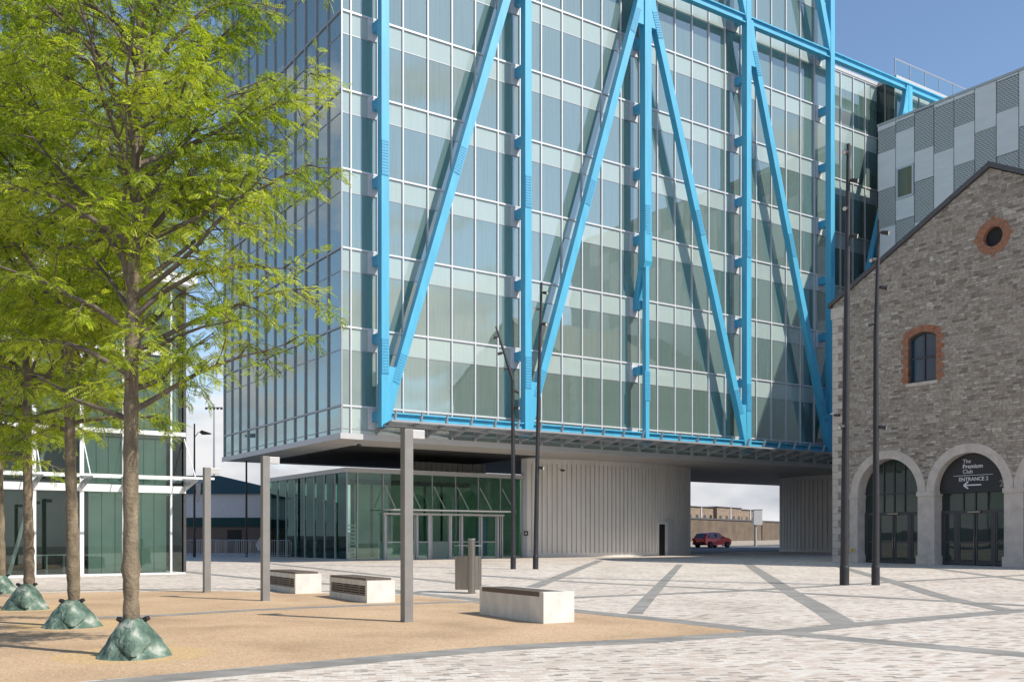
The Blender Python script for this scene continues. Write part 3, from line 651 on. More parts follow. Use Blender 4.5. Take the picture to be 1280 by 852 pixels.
MB().box(PP0 - .12, PP1 + .1, PQ0 - .14, sq[-1] + .1, PZ - .1, PZ + .16).build('roof', M['fascia'], pav)
b = MB()
for k in range(7): b.box(27.4 + k * 1.3, 28.5 + k * 1.3, 58.5, 58.56, zb, PZ - .4)
b.build('inner_panel', M['greenpanel'], pav)
MB().box(27.2, 37, 58.6, 58.7, zb, PZ - .1).build('back_wall', M['blindgap'], pav)
MB().box(PP1 - .1, PP1, PQ0 + .1, 58.6, zb, PZ - .1).build('end_wall', M['greenpanel'], pav)
MB().box(PP0, PP1, PQ0 + .1, sq[-1], zb - .02, zb + .04).build('floor', M['floor'], pav)
MB().box(27.6, 35.6, 54.5, 55.6, zb + .04, zb + 1.1).build('reception_desk', M['white'], pav)
# vestibule
va, vb_ = fe[2], fe[7]
b = MB()
b.box(va - .1, vb_ + .1, PQ0 - .35, PQ0 - .06, 3.0, 3.12)
vx = [va, va + 2.1, va + 3.05, va + 4.35, va + 5.2, va + 6.6, vb_ - .35, vb_]
for x in vx: b.box(x - .035, x + .035, PQ0 - .30, PQ0 - .1, zb, 3.0)
b.box(va + 2.87, va + 3.0, PQ0 - .30, PQ0 - .1, zb, 3.0); b.box(va + 4.4, va + 4.5, PQ0 - .30, PQ0 - .1, zb, 3.0)
vest = b.build('door_surround', M['doorframe_grey'], pav)
for i in range(len(vx) - 1):
    if i in (2,): continue
    d = MB().box(vx[i] + .09, vx[i + 1] - .09, PQ0 - .21, PQ0 - .19, zb + .1, 2.95).build('door', M['pavglass'], pav)
    b = MB(); xa, xb = vx[i] + .08, vx[i + 1] - .08
    b.box(xa, xa + .05, PQ0 - .23, PQ0 - .17, zb + .03, 2.98); b.box(xb - .05, xb, PQ0 - .23, PQ0 - .17, zb + .03, 2.98); b.box(xa, xb, PQ0 - .23, PQ0 - .17, zb + .03, zb + .13); b.box(xa, xb, PQ0 - .23, PQ0 - .17, zb + 1.05, zb + 1.1)
    b.build('door_frame', M['doorframe_grey'], d)
MB().box(vx[5] + .1, vx[6] - .35, PQ0 + .4, PQ0 + .45, zb + .2, 2.9).build('blue_display', M['bluebanner'], pav)
cn = MB().box(va - .1, vb_ + .2, PQ0 - 1.5, PQ0 - .36, 3.24, 3.31).build('canopy', M['white'], pav)
for i in range(2, 8): MB().tube([(fe[i] + .1, PQ0 - .07, 4.75), (fe[i] + .1, PQ0 - 1.4, 3.36)], .025, 6).build('canopy_rod', M['white'], cn)
b = MB()
for k in range(9): b.box(24.25, 24.95, 53.1, 53.14, zb + .25 + k * .22, zb + .31 + k * .22)
b.box(24.22, 24.26, 53.1, 53.14, zb, zb + 2.2); b.box(24.94, 24.98, 53.1, 53.14, zb, zb + 2.2)
b.build('display_rack', M['white'], pav)
wx = groot('wall_sign', 36.27, 52.1, 'small square black sign on the grey panel beside the pavilion glass', 'wall sign')
dirv = Vector((36.25 - eA[0], 52.6 - eA[1])).normalized(); nrm = Vector((-dirv.y, dirv.x))
bp_ = Vector((36.29, 52.1)) + nrm * .03
MB().bar((bp_.x - dirv.x * .14, bp_.y - dirv.y * .14, 1.95), (bp_.x + dirv.x * .14, bp_.y + dirv.y * .14, 1.95), .03, .28).build('sign_plate', M['signblack'], wx)
MB().bar((bp_.x - dirv.x * .07 + nrm.x * .02, bp_.y - dirv.y * .07 + nrm.y * .02, 1.95), (bp_.x + dirv.x * .07 + nrm.x * .02, bp_.y + dirv.y * .07 + nrm.y * .02, 1.95), .01, .1).build('sign_symbol', M['lettering'], wx)

# ------------------------------------------------------------------ stone gabled building
SP = 44.9; APQ, EQ0, EQ1 = 26.35, 35.3, 17.4
EZ, AZ = 14.25, 19.0
sb = groot('stone_building', SP, EQ0, 'old gabled stone warehouse with arched ground floor doorways and a round attic window', 'stone building')
g0 = ORG[sb.name][2]
ZS = 3.95; RI, RO = 1.78, 2.22
CEN = [31.92, 27.45, 22.98, 18.6 + .0]
CEN = CEN[:3]
poly = [(EQ0, g0 - .3)]
poly += [(CEN[0] + RO, g0 - .3)]
for c in CEN:
    for k in range(0, 25):
        a = math.pi * k / 24; poly.append((c + RO * math.cos(a), ZS + RO * math.sin(a)))
poly += [(CEN[-1] - RO, g0 - .6), (EQ1, g0 - .6), (EQ1, EZ), (APQ, AZ), (EQ0, EZ)]
def arcwin(c, w, z0, z1, rise):
    pts = [(c + w / 2, z0), (c + w / 2, z1 - rise)]
    for k in range(1, 10):
        t = 1 - 2 * k / 10; pts.append((c + w / 2 * t, z1 - rise + rise * (1 - t * t)))
    return pts + [(c - w / 2, z1 - rise), (c - w / 2, z0)]
def circ(c, z, r, n=32): return [(c + r * math.cos(2 * math.pi * k / n), z + r * math.sin(2 * math.pi * k / n)) for k in range(n)]
WC, WW, WZ0, WZ1 = 29.9, 1.55, 9.42, 11.92
OC, OZ = 26.2, 15.75
holes = [arcwin(WC, WW + .0, WZ0, WZ1, .25)[::-1], circ(OC, OZ, .80)[::-1]]
def holed(b, outer, holes, fn, d):
    loops = [[Vector((x, z, 0)) for x, z in L] for L in [outer] + holes]
    tris = geometry.tessellate_polygon(loops); flat = [v for L in loops for v in L]
    b.add([fn(v.x, v.y, d) for v in flat], tris)
PQf = lambda q, z, d: (d, q, z)
b = MB(); holed(b, poly, holes, PQf, SP)
for L in holes:
    n = len(L); b.add([(SP, q, z) for q, z in L] + [(SP + .4, q, z) for q, z in L], [(i, (i + 1) % n, (i + 1) % n + n, i + n) for i in range(n)])
b.build('wall', M['rubble'], sb, fix=False)
b = MB(); b.box(SP + .02, 61.5, EQ0 - .5, EQ0, g0 - .3, EZ); b.box(SP + .02, 61.5, EQ1, EQ1 + .5, g0 - .6, EZ); b.build('side_wall', M['rubble'], sb)
b = MB(); rt = .28
b.prism([(EQ0 + .25, EZ - .1), (APQ, AZ + .05), (EQ1 - .25, EZ - .1), (EQ1 - .25, EZ + .12), (APQ, AZ + .30), (EQ0 + .25, EZ + .12)], PQf, SP - .12, 61.6)
rf = b.build('roof', M['slate'], sb)
# quoins
b = MB()
z = g0; k = 0
while z < EZ - .5:
    w = .62 if k % 2 == 0 else .36
    b.box(SP - .015, SP + .2, EQ0 - w, EQ0 + .012, z + .01, z + .36); z += .375; k += 1
b.build('quoin_stones', M['ashlar'], sb)
MB().box(SP - .03, SP + .3, EQ0 - .85, EQ0 + .1, EZ - .75, EZ - .15).build('kneeler_stone', M['ashlar'], sb)
# piers
pe = [(CEN[0] + RI, CEN[0] + RO + .05)] + [(CEN[i + 1] + RI, CEN[i] - RI) for i in range(len(CEN) - 1)] + [(CEN[-1] - RO - .05, CEN[-1] - RI)]
for a, c in pe:
    o = MB().box(SP - .012, SP + .72, a, c, g0 - .4, ZS - .22).build('pier', M['ashlar'], sb)
    MB().box(SP - .06, SP + .74, a - .05, c + .05, ZS - .22, ZS - .002).build('impost', M['ashlar'], o)
    MB().box(SP - .08, SP + .74, a - .06, c + .06, g0 - .4, g0 + .42).build('plinth', M['ashlar'], o)
for c in CEN:
    b = MB(); n = 24; vs = []
    for k in range(n + 1):
        a = math.pi * k / n
        for r in (RI, RO):
            for d in (SP - .02, SP + .72): vs.append((d, c + r * math.cos(a), ZS + r * math.sin(a)))
    fs = []
    for k in range(n):
        i = 4 * k; j = i + 4
        fs += [(i, j, j + 2, i + 2), (i + 1, i + 3, j + 3, j + 1), (i, i + 1, j + 1, j), (i + 2, j + 2, j + 3, i + 3)]
    b.add(vs, fs); b.build('arch_ring', M['ashlar'], sb)
# glazed doors in arches
DP = SP + .62
for ci, c in enumerate(CEN):
    semi = [(c + RI * math.cos(math.pi * k / 20), ZS + RI * math.sin(math.pi * k / 20)) for k in range(21)]
    MB().prism([(c + RI, 2.95)] + semi + [(c - RI, 2.95)], PQf, DP + .04, DP + .06).build('fanlight', M['darkglass'], sb)
    b = MB(); b.box(DP - .03, DP + .09, c - RI, c + RI, 2.82, 2.98); b.box(DP - .02, DP + .08, c - RI, c + RI, ZS - .05, ZS + .03)
    for x in (-.62, .0, .62):
        b.box(DP - .02, DP + .08, c + x - .03, c + x + .03, 2.98, ZS + (1.64 if x else 1.77))
    for x in (-RI + .06, -.95, .95, RI - .06): b.box(DP - .03, DP + .09, c + x - .07, c + x + .07, g0 - .05, 2.82)
    b.build('doorway_frame', M['doorframe'], sb)
    for x0, x1 in ((-RI + .13, -1.02), (-.88, -.02), (.02, .88), (1.02, RI - .13)):
        d = MB().box(DP + .01, DP + .03, c + x0, c + x1, g0, 2.82).build('door', M['darkglass'], sb)
        b = MB()
        for e in (x0, x1 - .09): b.box(DP - .015, DP + .05, c + e, c + e + .09, g0, 2.82)
        b.box(DP - .015, DP + .05, c + x0 + .09, c + x1 - .09, g0, g0 + .16); b.box(DP - .015, DP + .05, c + x0 + .09, c + x1 - .09, g0 + 1.05, g0 + 1.12)
        b.build('door_frame', M['doorframe'], d)
        if abs(x0 + x1) < 1: MB().tube([(DP - .05, c + (x1 - .04 if x0 < -.5 else x0 + .04), g0 + .8), (DP - .05, c + (x1 - .04 if x0 < -.5 else x0 + .04), g0 + 1.35)], .015, 6).build('handle', M['steel'], d)
    if ci < 2: MB().box(DP - .14, DP - .03, c - .32, c + .32, 2.86, 2.93).build('door_closer', M['steel'], sb)
# upper window
b = MB(); outer = arcwin(WC, WW + .56, WZ0 - .0, WZ1 + .32, .28); inner = arcwin(WC, WW, WZ0, WZ1, .25)
no = len(outer); vs = [(SP - .02, q, z) for q, z in outer] + [(SP - .02, q, z) for q, z in inner] + [(SP + .3, q, z) for q, z in inner] + [(SP + .05, q, z) for q, z in outer]
fs = [(i, i + 1, no + i + 1, no + i) for i in range(no - 1)] + [(no + i, no + i + 1, 2 * no + i + 1, 2 * no + i) for i in range(no - 1)] + [(i, 3 * no + i, 3 * no + i + 1, i + 1) for i in range(no - 1)]
b.add(vs, fs)
for k in range(5):
    for s in (-1, 1):
        q = WC + s * (WW / 2 + .28); b.box(SP - .018, SP + .1, min(q, q + s * .13), max(q, q + s * .13), WZ0 + .1 + k * .48, WZ0 + .33 + k * .48)
win = MB().prism(arcwin(WC, WW, WZ0, WZ1, .25), PQf, SP + .25, SP + .27).build('window', facade_glass('blue_window_glass', (.012, .022, .05), (.02, .035, .07), .6, ior=1.6), sb)
b.build('brick_surround', M['redbrick'], win)
b = MB(); hw = WW / 2
b.box(SP + .19, SP + .28, WC - hw, WC - hw + .08, WZ0, WZ1 - .28); b.box(SP + .19, SP + .28, WC + hw - .08, WC + hw, WZ0, WZ1 - .28)
b.box(SP + .19, SP + .28, WC - .04, WC + .04, WZ0, WZ1 - .02); b.box(SP + .195, SP + .275, WC - hw, WC + hw, (WZ0 + WZ1) / 2 - .04, (WZ0 + WZ1) / 2 + .04); b.box(SP + .19, SP + .28, WC - hw, WC + hw, WZ0, WZ0 + .1)
ai = arcwin(WC, WW, WZ0, WZ1, .25)[1:-1]; aj = [(WC + (q - WC) * .9, z - .09) for q, z in ai]; n = len(ai)
b.add([(SP + .19, q, z) for q, z in ai] + [(SP + .19, q, z) for q, z in aj], [(i, i + 1, n + i + 1, n + i) for i in range(n - 1)])
b.build('frame', M['doorframe'], win)
MB().box(SP - .07, SP + .25, WC - hw - .1, WC + hw + .1, WZ0 - .16, WZ0 - .002).build('sill', M['ashlar'], win)
# round window
rw = MB().prism(circ(OC, OZ, .50), PQf, SP + .22, SP + .25).build('round_window', M['black'], sb)
b = MB(); n = 32; co, ci_ = circ(OC, OZ, .84), circ(OC, OZ, .47)
b.add([(SP - .02, q, z) for q, z in co] + [(SP - .02, q, z) for q, z in ci_] + [(SP + .24, q, z) for q, z in ci_] + [(SP + .05, q, z) for q, z in co],
      [(i, (i + 1) % n, n + (i + 1) % n, n + i) for i in range(n)] + [(n + i, n + (i + 1) % n, 2 * n + (i + 1) % n, 2 * n + i) for i in range(n)] + [(i, 3 * n + i, 3 * n + (i + 1) % n, (i + 1) % n) for i in range(n)])
for dq, dz in ((.88, 0), (-.88, 0), (0, .88), (0, -.88)): b.box(SP - .017, SP + .06, OC + dq - .09, OC + dq + .09, OZ + dz - .09, OZ + dz + .09)
b.build('brick_surround', M['redbrick'], rw)
# projecting stones
for (q, z, w, h) in [(33.0, 12.3, .5, .22), (32.9, 9.9, .5, .22), (28.2, 14.6, .55, .25), (27.2, 14.0, .55, .25), (30.5, 16.4, .4, .16), (24.8, 13.1, .5, .22), (28.9, 6.9, .3, .2)]:
    MB().box(SP - .06, SP + .1, q - w / 2, q + w / 2, z - h / 2, z + h / 2).build('projecting_stone', M['rubble'], sb, bevel=.03)

# sign in the second arch
def text_mesh(txt, size, bold=False, ext=.006):
    cu = bpy.data.curves.new('lettering', 'FONT'); cu.body = txt; cu.size = size; cu.align_x = 'CENTER'; cu.align_y = 'CENTER'; cu.extrude = ext
    if bold: cu.offset = size * .012
    o = bpy.data.objects.new('lettering', cu); C.objects.link(o)
    dg = bpy.context.evaluated_depsgraph_get(); me = bpy.data.meshes.new_from_object(o.evaluated_get(dg)); bpy.data.objects.remove(o); bpy.data.curves.remove(cu)
    return me
sc_ = CEN[1]
sg = groot('entrance_sign', SP + .5, sc_, 'black half round sign with white lettering and left arrow above the glass doors', 'sign')
so = ORG[sg.name]
semi = [(sc_ + (RI - .03) * math.cos(math.pi * k / 24), ZS + .04 + (RI - .03) * math.sin(math.pi * k / 24)) for k in range(25)]
MB().prism([(sc_ + RI - .03, ZS - .12)] + semi + [(sc_ - RI + .03, ZS - .12)], PQf, SP + .42, SP + .48).build('sign_panel', M['signblack'], sg)
def put_text(txt, size, dq, z, bold, m, left=False):
    me = text_mesh(txt, size, bold); me.materials.append(m); o = bpy.data.objects.new('lettering', me); C.objects.link(o); o.parent = sg
    # text x -> -q (reader on the -p side sees -q to the right), text y -> z, normal -> -p
    o.matrix_local = Matrix(((0, 0, -1, SP + .412 - so[0]), (-1, 0, 0, sc_ + dq - so[1]), (0, 1, 0, z - so[2]), (0, 0, 0, 1)))
    if left:
        w = max(v.co.x for v in me.vertices); 
        for v in me.vertices: v.co.x += w
    return o
put_text('The', .27, .52, ZS + 1.39, False, M['lettering'], True)
put_text('Premium', .285, .52, ZS + 1.14, True, M['lettering'], True)
put_text('Club', .27, .52, ZS + .89, False, M['lettering'], True)
put_text('ENTRANCE 2', .255, -.02, ZS + .52, True, M['lettering'])
put_text('2', .42, -1.42, ZS + .24, True, M['lettering_grey'])
b = MB(); b.box(SP + .40, SP + .415, sc_ - 1.0, sc_ + 1.0, ZS + .70, ZS + .72)
za = ZS + .24
b.build('divider_line', M['lettering'], sg)
b = MB(); b.box(SP + .40, SP + .415, sc_ - .42, sc_ + .46, za - .03, za + .03)
for sgn in (-1, 1): b.bar((SP + .404, sc_ + .48, za), (SP + .404, sc_ + .24, za + sgn * .17), .02, .065)
b.build('arrow', M['lettering'], sg)
ys = groot('hazard_sign', SP - .05, 34.02, 'tiny yellow warning plate low on the stone pier left of the first arch', 'sign')
MB().box(SP - .10, SP - .085, 33.9, 34.05, g0 + .55, g0 + .75).build('sign_plate', M['yellow'], ys)
MB().box(SP - .106, SP - .101, 33.95, 34.0, g0 + .6, g0 + .7).build('sign_symbol', M['signblack'], ys)

# ------------------------------------------------------------------ panelled building behind
PBp = 62.0; PBT = 31.2
pb = groot('panelled_building', PBp, 44.85, 'grey metal clad building with staggered perforated panels rising behind the stone gable', 'clad building')
MB().box(PBp + .1, PBp + 18, 12, 44.85 - .03, gz(0, 70), PBT - .05).build('wall', M['mullion_grey'], pb)
MB().box(PBp - .02, PBp + 18.1, 12, 44.87, PBT - .05, PBT + .12).build('roof_edge', M['fascia'], pb)
lay = [[(.4, 2.0), (4.7, 7.4), (10.5, 13)], [(.25, 1.0), (7.2, 9.6)], [(.1, 2.8), (4.9, 7.7), (11, 13.5)], [(.3, 3.4), (7.4, 9.6)], [(.3, 2.1), (4.7, 8.0)], [(3.0, 6.5), (10, 12.5)],
       [(.2, 2.2), (5.0, 7.2)], [(3.6, 7.0), (9.5, 12)], [(.2, 1.8), (6, 8)], [(2.4, 5.2)], [(.2, 2.6), (5, 8)], [(3.0, 6.0)], [(.2, 2.0)], [(2.2, 5)]]
for i in range(20):
    q1 = 44.85 - 1.48 * i; q0 = q1 - 1.48; L = lay[i % len(lay)]; cur = 0.06
    segs = []
    for a, c in L: segs += [('cladding_panel', cur, a), ('mesh_panel', a, c)]; cur = c
    segs.append(('cladding_panel', cur, 22))
    for nm, a, c in segs:
        if c - a < .12: continue
        pm = 'clad' if nm == 'cladding_panel' else 'perf'
        if i == 1 and nm == 'cladding_panel' and a < 3.6 < c:
            MB().box(PBp + (.0), PBp + .08, q0 + .03, q1 - .03, PBT - 3.5, PBT - a - .015).build(nm, M[pm], pb)
            MB().box(PBp + (.0), PBp + .08, q0 + .03, q1 - .03, PBT - c + .015, PBT - 5.75).build(nm, M[pm], pb)
            w = MB().box(PBp + .02, PBp + .06, q0 + .18, q1 - .18, PBT - 5.6, PBT - 3.65).build('window', facade_glass('panel_window', (.13, .14, .09), (.16, .17, .11), .5, ior=1.5), pb)
            bb = MB(); bb.box(PBp - .03, PBp + .08, q0 + .06, q0 + .18, PBT - 5.73, PBT - 3.52); bb.box(PBp - .03, PBp + .08, q1 - .18, q1 - .06, PBT - 5.73, PBT - 3.52)
            bb.box(PBp - .03, PBp + .08, q0 + .18, q1 - .18, PBT - 3.65, PBT - 3.52); bb.box(PBp - .03, PBp + .08, q0 + .18, q1 - .18, PBT - 5.73, PBT - 5.6); bb.build('frame', M['mullion'], w)
            continue
        MB().box(PBp + (.0 if pm == 'clad' else .03), PBp + .08, q0 + .03, q1 - .03, PBT - c + .015, PBT - a - .015).build(nm, M[pm], pb)

# ------------------------------------------------------------------ left glass building
lb = groot('glass_building', 11.2, 39.25, 'two storey white framed glass building with a glass canopy behind the row of trees', 'glass building')
LQ, LR, LZ = 39.25, 11.2, 11.6; lg = ORG[lb.name][2]
lp = [11.12, 10.66, 8.9, 7.45, 5.85, 4.2, 2.6, 1.0, -.6, -2.2, -3.8]
for i in range(len(lp) - 1):
    for z0, z1 in ((lg + .06, 3.35), (3.62, 5.5), (5.7, 8.6), (8.75, LZ - .25)):
        MB().box(lp[i + 1] + .03, lp[i] - .03, LQ, LQ + .02, z0, z1).build('window', M['pglass'], lb)
for j in range(4):
    for z0, z1 in ((lg + .06, 3.35), (3.62, 5.5), (5.7, 8.6), (8.75, LZ - .25)):
        MB().box(LR - .02, LR, LQ + .05 + 2 * j, LQ + 1.98 + 2 * j, z0, z1).build('window', M['pglass'], lb)
b = MB()
for k, e in enumerate(lp):
    w = .07 if k in (3, 4, 6) else .032
    if k == 0: continue
    b.box(e - w, e + w, LQ - .10, LQ - .002, lg, LZ - .25)
b.box(-4, LR, LQ - .14, LQ - .005, 3.35, 3.62); b.box(-4, LR, LQ - .13, LQ - .005, 5.54, 5.7); b.box(-4, LR, LQ - .09, LQ - .005, 8.6, 8.75); b.box(-4, LR, LQ - .12, LQ + .1, lg - .1, lg + .06)
b.build('frame', M['white'], lb)
b = MB(); b.box(LR - .06, LR + .04, LQ - .05, LQ + .045, lg, LZ - .25)
for z in (3.45, 5.55, 8.65): b.box(LR + .002, LR + .03, LQ + .05, LQ + 8, z, z + .06)
for j in range(1, 5): b.box(LR + .002, LR + .05, LQ + 2 * j - .03, LQ + 2 * j + .03, lg, LZ - .25)
b.build('corner_frame', M['doorframe'], lb)
MB().box(-4.3, LR + .35, LQ - .45, LQ + 8.3, LZ - .25, LZ + .15).build('roof', M['white'], lb)
MB().box(-4, LR - .05, LQ + .1, LQ + 8, 5.45, 5.65).build('floor_slab', M['soffit'], lb)
MB().box(-4, LR - .05, LQ + .1, LQ + 8, lg - .02, lg + .03).build('floor', M['floor'], lb)
MB().box(-4, LR - .1, LQ + 3.0, LQ + 3.1, lg + .03, LZ - .3).build('inner_wall', M['blindgap'], lb)
for (pa, pbb, z0, z1) in [(7.75, 10.6, lg + .05, 3.4), (7.6, 10.6, 3.5, 5.4), (7.6, 11.05, 5.7, 8.6), (5.9, 7.3, 5.7, 8.6), (1, 4, 5.7, 8.6), (1, 11.0, 8.75, 11)]:
    n = max(2, int((pbb - pa) / .42))
    for k in range(n):
        MB().box(pa + (pbb - pa) * k / n + .012, pa + (pbb - pa) * (k + 1) / n - .012, LQ + .35, LQ + .40, z0, z1).build('wall_panel', M['greenpanel'], lb)
    MB().box(pa, pbb, LQ + .41, LQ + .45, z0, z1).build('panel_backing', M['blindgap'], lb)
for x in (5.2, 2.2): MB().bar((x, LQ + 1.2, lg), (x + 1.3, LQ + 1.2, 5.4), .12, .12, (0, 1, 0)).build('interior_brace', M['white'], lb)
b = MB(); b.box(5.9, 7.2, LQ + 1.4, LQ + 2.0, lg + .72, lg + .76)
for x in (6.0, 6.5, 7.1): b.box(x, x + .05, LQ + 1.5, LQ + 1.9, lg + .03, lg + .72)
b.build('counter', M['white'], lb)
cz = 3.70
cp = MB().add([(-4, LQ - .12, cz + .05), (LR + .55, LQ - .12, cz + .05), (LR + .55, LQ - 1.9, cz + .16), (-4, LQ - 1.9, cz + .16)], [(0, 1, 2, 3)]).build('canopy', M['cglass'], lb)
MB().box(-4, LR + .55, LQ - 1.93, LQ - 1.89, cz + .11, cz + .19).build('canopy_edge', M['white'], cp)
for x in (LR - .05, 8.9, 7.45, 5.85, 4.2, 2.6, 1.0):
    MB().prism([(LQ - .12, cz - .28), (LQ - .12, cz + .02), (LQ - 1.88, cz + .15), (LQ - 1.88, cz + .08)], lambda a, z, d: (d, a, z), x - .03, x + .03).build('canopy_bracket', M['galv'], cp)
    MB().tube([(x, LQ - .1, 5.45), (x, LQ - 1.6, cz + .15)], .022, 6).build('canopy_rod', M['white'], cp)

# ------------------------------------------------------------------ far background, left
wy = 78
wh = empty('warehouse', (-14, wy, gz(0, wy))); tag(wh, 'long low warehouse with dark teal roof and white ribbed upper wall beyond the barriers', 'warehouse')
ORG[wh.name] = (-14, wy, gz(0, wy))
MB().box(-34, -17.6, wy, wy + 25, .2, 2.55).build('brick_base', M['brownbrick'], wh)
b = MB()
for k in range(10): b.box(-34.02, -17.58, wy - .05 - .02 * (k % 2), wy + 24, 3.25 + k * .19, 3.25 + (k + 1) * .19)
b.build('white_cladding', M['whiteclad'], wh)
MB().box(-34.05, -17.55, wy - .12, wy + 24, 2.55, 3.25).build('teal_band', M['teal'], wh)
b = MB(); b.add([(-34.3, wy - .4, 5.1), (-17.2, wy - .4, 5.1), (-17.2, wy + 25, 5.1), (-34.3, wy + 25, 5.1), (-30, wy + 6, 6.9), (-24.6, wy + 6, 6.9)], [(0, 1, 5, 4), (1, 2, 5), (2, 3, 4, 5), (3, 0, 4), (0, 3, 2, 1)])
b.build('roof', M['teal'], wh)
for x in (-22.2, -18.6): MB().box(x, x + 1.1, wy - .04, wy, .5, 2.3).build('doorway', M['black'], wh)
# crowd barriers
cb0 = empty('crowd_barrier', (0, 0, 0))
b = MB(); b.tube([(-1.1, 0, .15), (-1.1, 0, 1.0), (-1.0, 0, 1.1), (1.0, 0, 1.1), (1.1, 0, 1.0), (1.1, 0, .15), (-1.1, 0, .15)], .022, 6); b.build('frame', M['galv'], cb0)
b = MB()
for k in range(15): b.tube([(-1.0 + k * 2 / 14, 0, .15), (-1.0 + k * 2 / 14, 0, 1.1)], .011, 5)
b.build('bars', M['galv'], cb0)
for s in (-.8, .8): MB().bar((s, -.3, .02), (s, .3, .02), .06, .03).add([(s - .02, -.02, .02), (s + .02, -.02, .02), (s + .02, .02, .15), (s - .02, .02, .15)], [(0, 1, 2, 3)]).build('foot', M['galv'], cb0)
bl = ['first galvanised crowd barrier, beside the corner of the left glass building', 'galvanised crowd barrier seen just left of the thinnest grey post', 'galvanised crowd barrier just right of the farthest grey post', 'galvanised crowd barrier standing in line between the two farther posts',
      'galvanised crowd barrier nearest the side glass of the pavilion', 'galvanised crowd barrier stacked behind the row on the left', 'galvanised crowd barrier stacked behind the row on the right']
spots = [(233, 695.5, 4), (262, 695.8, -8), (291, 696, 3), (316, 696.2, 12), (343, 696.4, -4), (254, 694.6, 14), (302, 694.8, -10)]
for i, (px, py, a) in enumerate(spots):
    o = cb0 if i == 0 else copy_tree(cb0); x, y = gnd(px, py); o.location = (x, y, gz(x, y)); o.rotation_euler.z = R(a)
    tag(o, bl[i], 'barrier', 'crowd barriers in front of the warehouse')
# street lamps far left
def street_lamp(px, py, zt, label, arm):
    x, y = gnd(px, py); o = empty('street_lamp', (x, y, gz(x, y))); tag(o, label, 'street lamp')
    MB().tube([(0, 0, 0), (0, 0, 1.2), (0, 0, 1.21), (0, 0, zt)], [.10, .10, .075, .05], 10).build('pole', M['lampdark'], o)
    MB().tube([(0, 0, zt - .9), (.25, 0, zt - .55), (.5, 0, zt - .55)], .025, 6).build('arm', M['lampdark'], o)
    MB().prism([(.35, zt - .55), (.5, zt - .42), (1.1, zt - .62), (1.0, zt - .68), (.5, zt - .7)], lambda a, z, d: (a, d, z), -.13, .13).build('lantern', M['lampdark'], o)
    if arm: MB().prism([(-.0, 0), (.36, 0), (.34, -.75), (.2, -1.5), (.1, -1.5)], lambda a, z, d: (a + .06, d, z + 5.0), -.01, .01).build('banner', M['banner'], o)
    return o
street_lamp(243, 696, 8.6, 'dark street lamp with a pale pennant banner seen beside the left glass building', True)
street_lamp(308, 695.5, 9.0, 'dark street lamp without a banner in front of the warehouse', False)
o = empty('floodlight_mast', (-59, 198, gz(0, 198))); tag(o, 'distant thin floodlight mast rising above the warehouse roof', 'floodlight mast')
MB().tube([(0, 0, 0), (0, 0, 27)], [.3, .12], 8).build('pole', M['galv'], o)
b = MB(); b.box(-1.6, 1.6, -.1, .1, 26.2, 26.35)
for k in range(5): b.box(-1.7 + k * .75, -1.3 + k * .75, -.25, .1, 25.9, 26.3)
b.build('lamp_head', M['lampdark'], o)

# ------------------------------------------------------------------ far background, through the gap
sv = [rp(-48.6, s) for s in (92, 190)]
bw = empty('boundary_wall', (*rp(-48.6, 120), gz(0, 110))); tag(bw, 'long weathered brown boundary wall with dark coping behind the red car', 'wall')
def seg(b, n, s0, s1, t, z0, z1):
    p = [rp(n, s0), rp(n, s1), rp(n - t, s1), rp(n - t, s0)]
    b.add([(x, y, z0) for x, y in p] + [(x, y, z1) for x, y in p], [(0, 3, 2, 1), (4, 5, 6, 7), (0, 1, 5, 4), (1, 2, 6, 5), (2, 3, 7, 6), (3, 0, 4, 7)])
bo = (*rp(-48.6, 120), gz(0, 110))
b = MB(); seg(b, -48.6, 92, 190, .4, .6, 3.95); b.build('wall_face', M['limewall'], bw, org=bo)
b = MB(); seg(b, -48.5, 92, 190, .6, 3.95, 4.12); b.build('coping', M['slate'], bw, org=bo)
b = MB(); seg(b, -48.45, 133.5, 134.6, .5, .6, 3.94); b.build('buttress', M['limewall'], bw, org=bo)
hb = rp(-68, 150)
HOUSES = [(129, 'brown brick terraced house with a pale downpipe nearest the ribbed concrete core'), (139.5, 'brown brick terraced house in the middle of the row above the red car'), (150, 'projecting brown brick terraced house near the white sign box'), (160.5, 'last brown brick terraced house at the end of the row beside the sign box')]
for i, (s, lab) in enumerate(HOUSES):
    n0 = -62.5 if i != 2 else -61.9
    px, py = rp(n0, s + 6); h = empty('terraced_house', (px, py, gz(px, py))); tag(h, lab, 'terraced house', 'terraced houses beyond the wall')
    ho = (px, py, gz(px, py)); top = 6.5 if i != 2 else 6.65
    b = MB(); seg(b, n0, s, s + 10.45, 8, .5, top); b.build('wall', M['housebrick'], h, org=ho)
    b = MB(); seg(b, n0 + .15, s, s + 10.45, 8.4, top, top + .12); b.build('roof', M['slate'], h, org=ho)
    for d in (1.0, 3.6, 6.6, 8.9):
        b = MB(); seg(b, n0 + .03, s + d, s + d + .9, .2, 4.1, 5.35); b.build('window', M['carglass'], h, org=ho)
    b = MB(); seg(b, n0 + .16, s + 5.4, s + 5.62, .15, .5, top); b.build('downpipe', M['white'], h, org=ho)
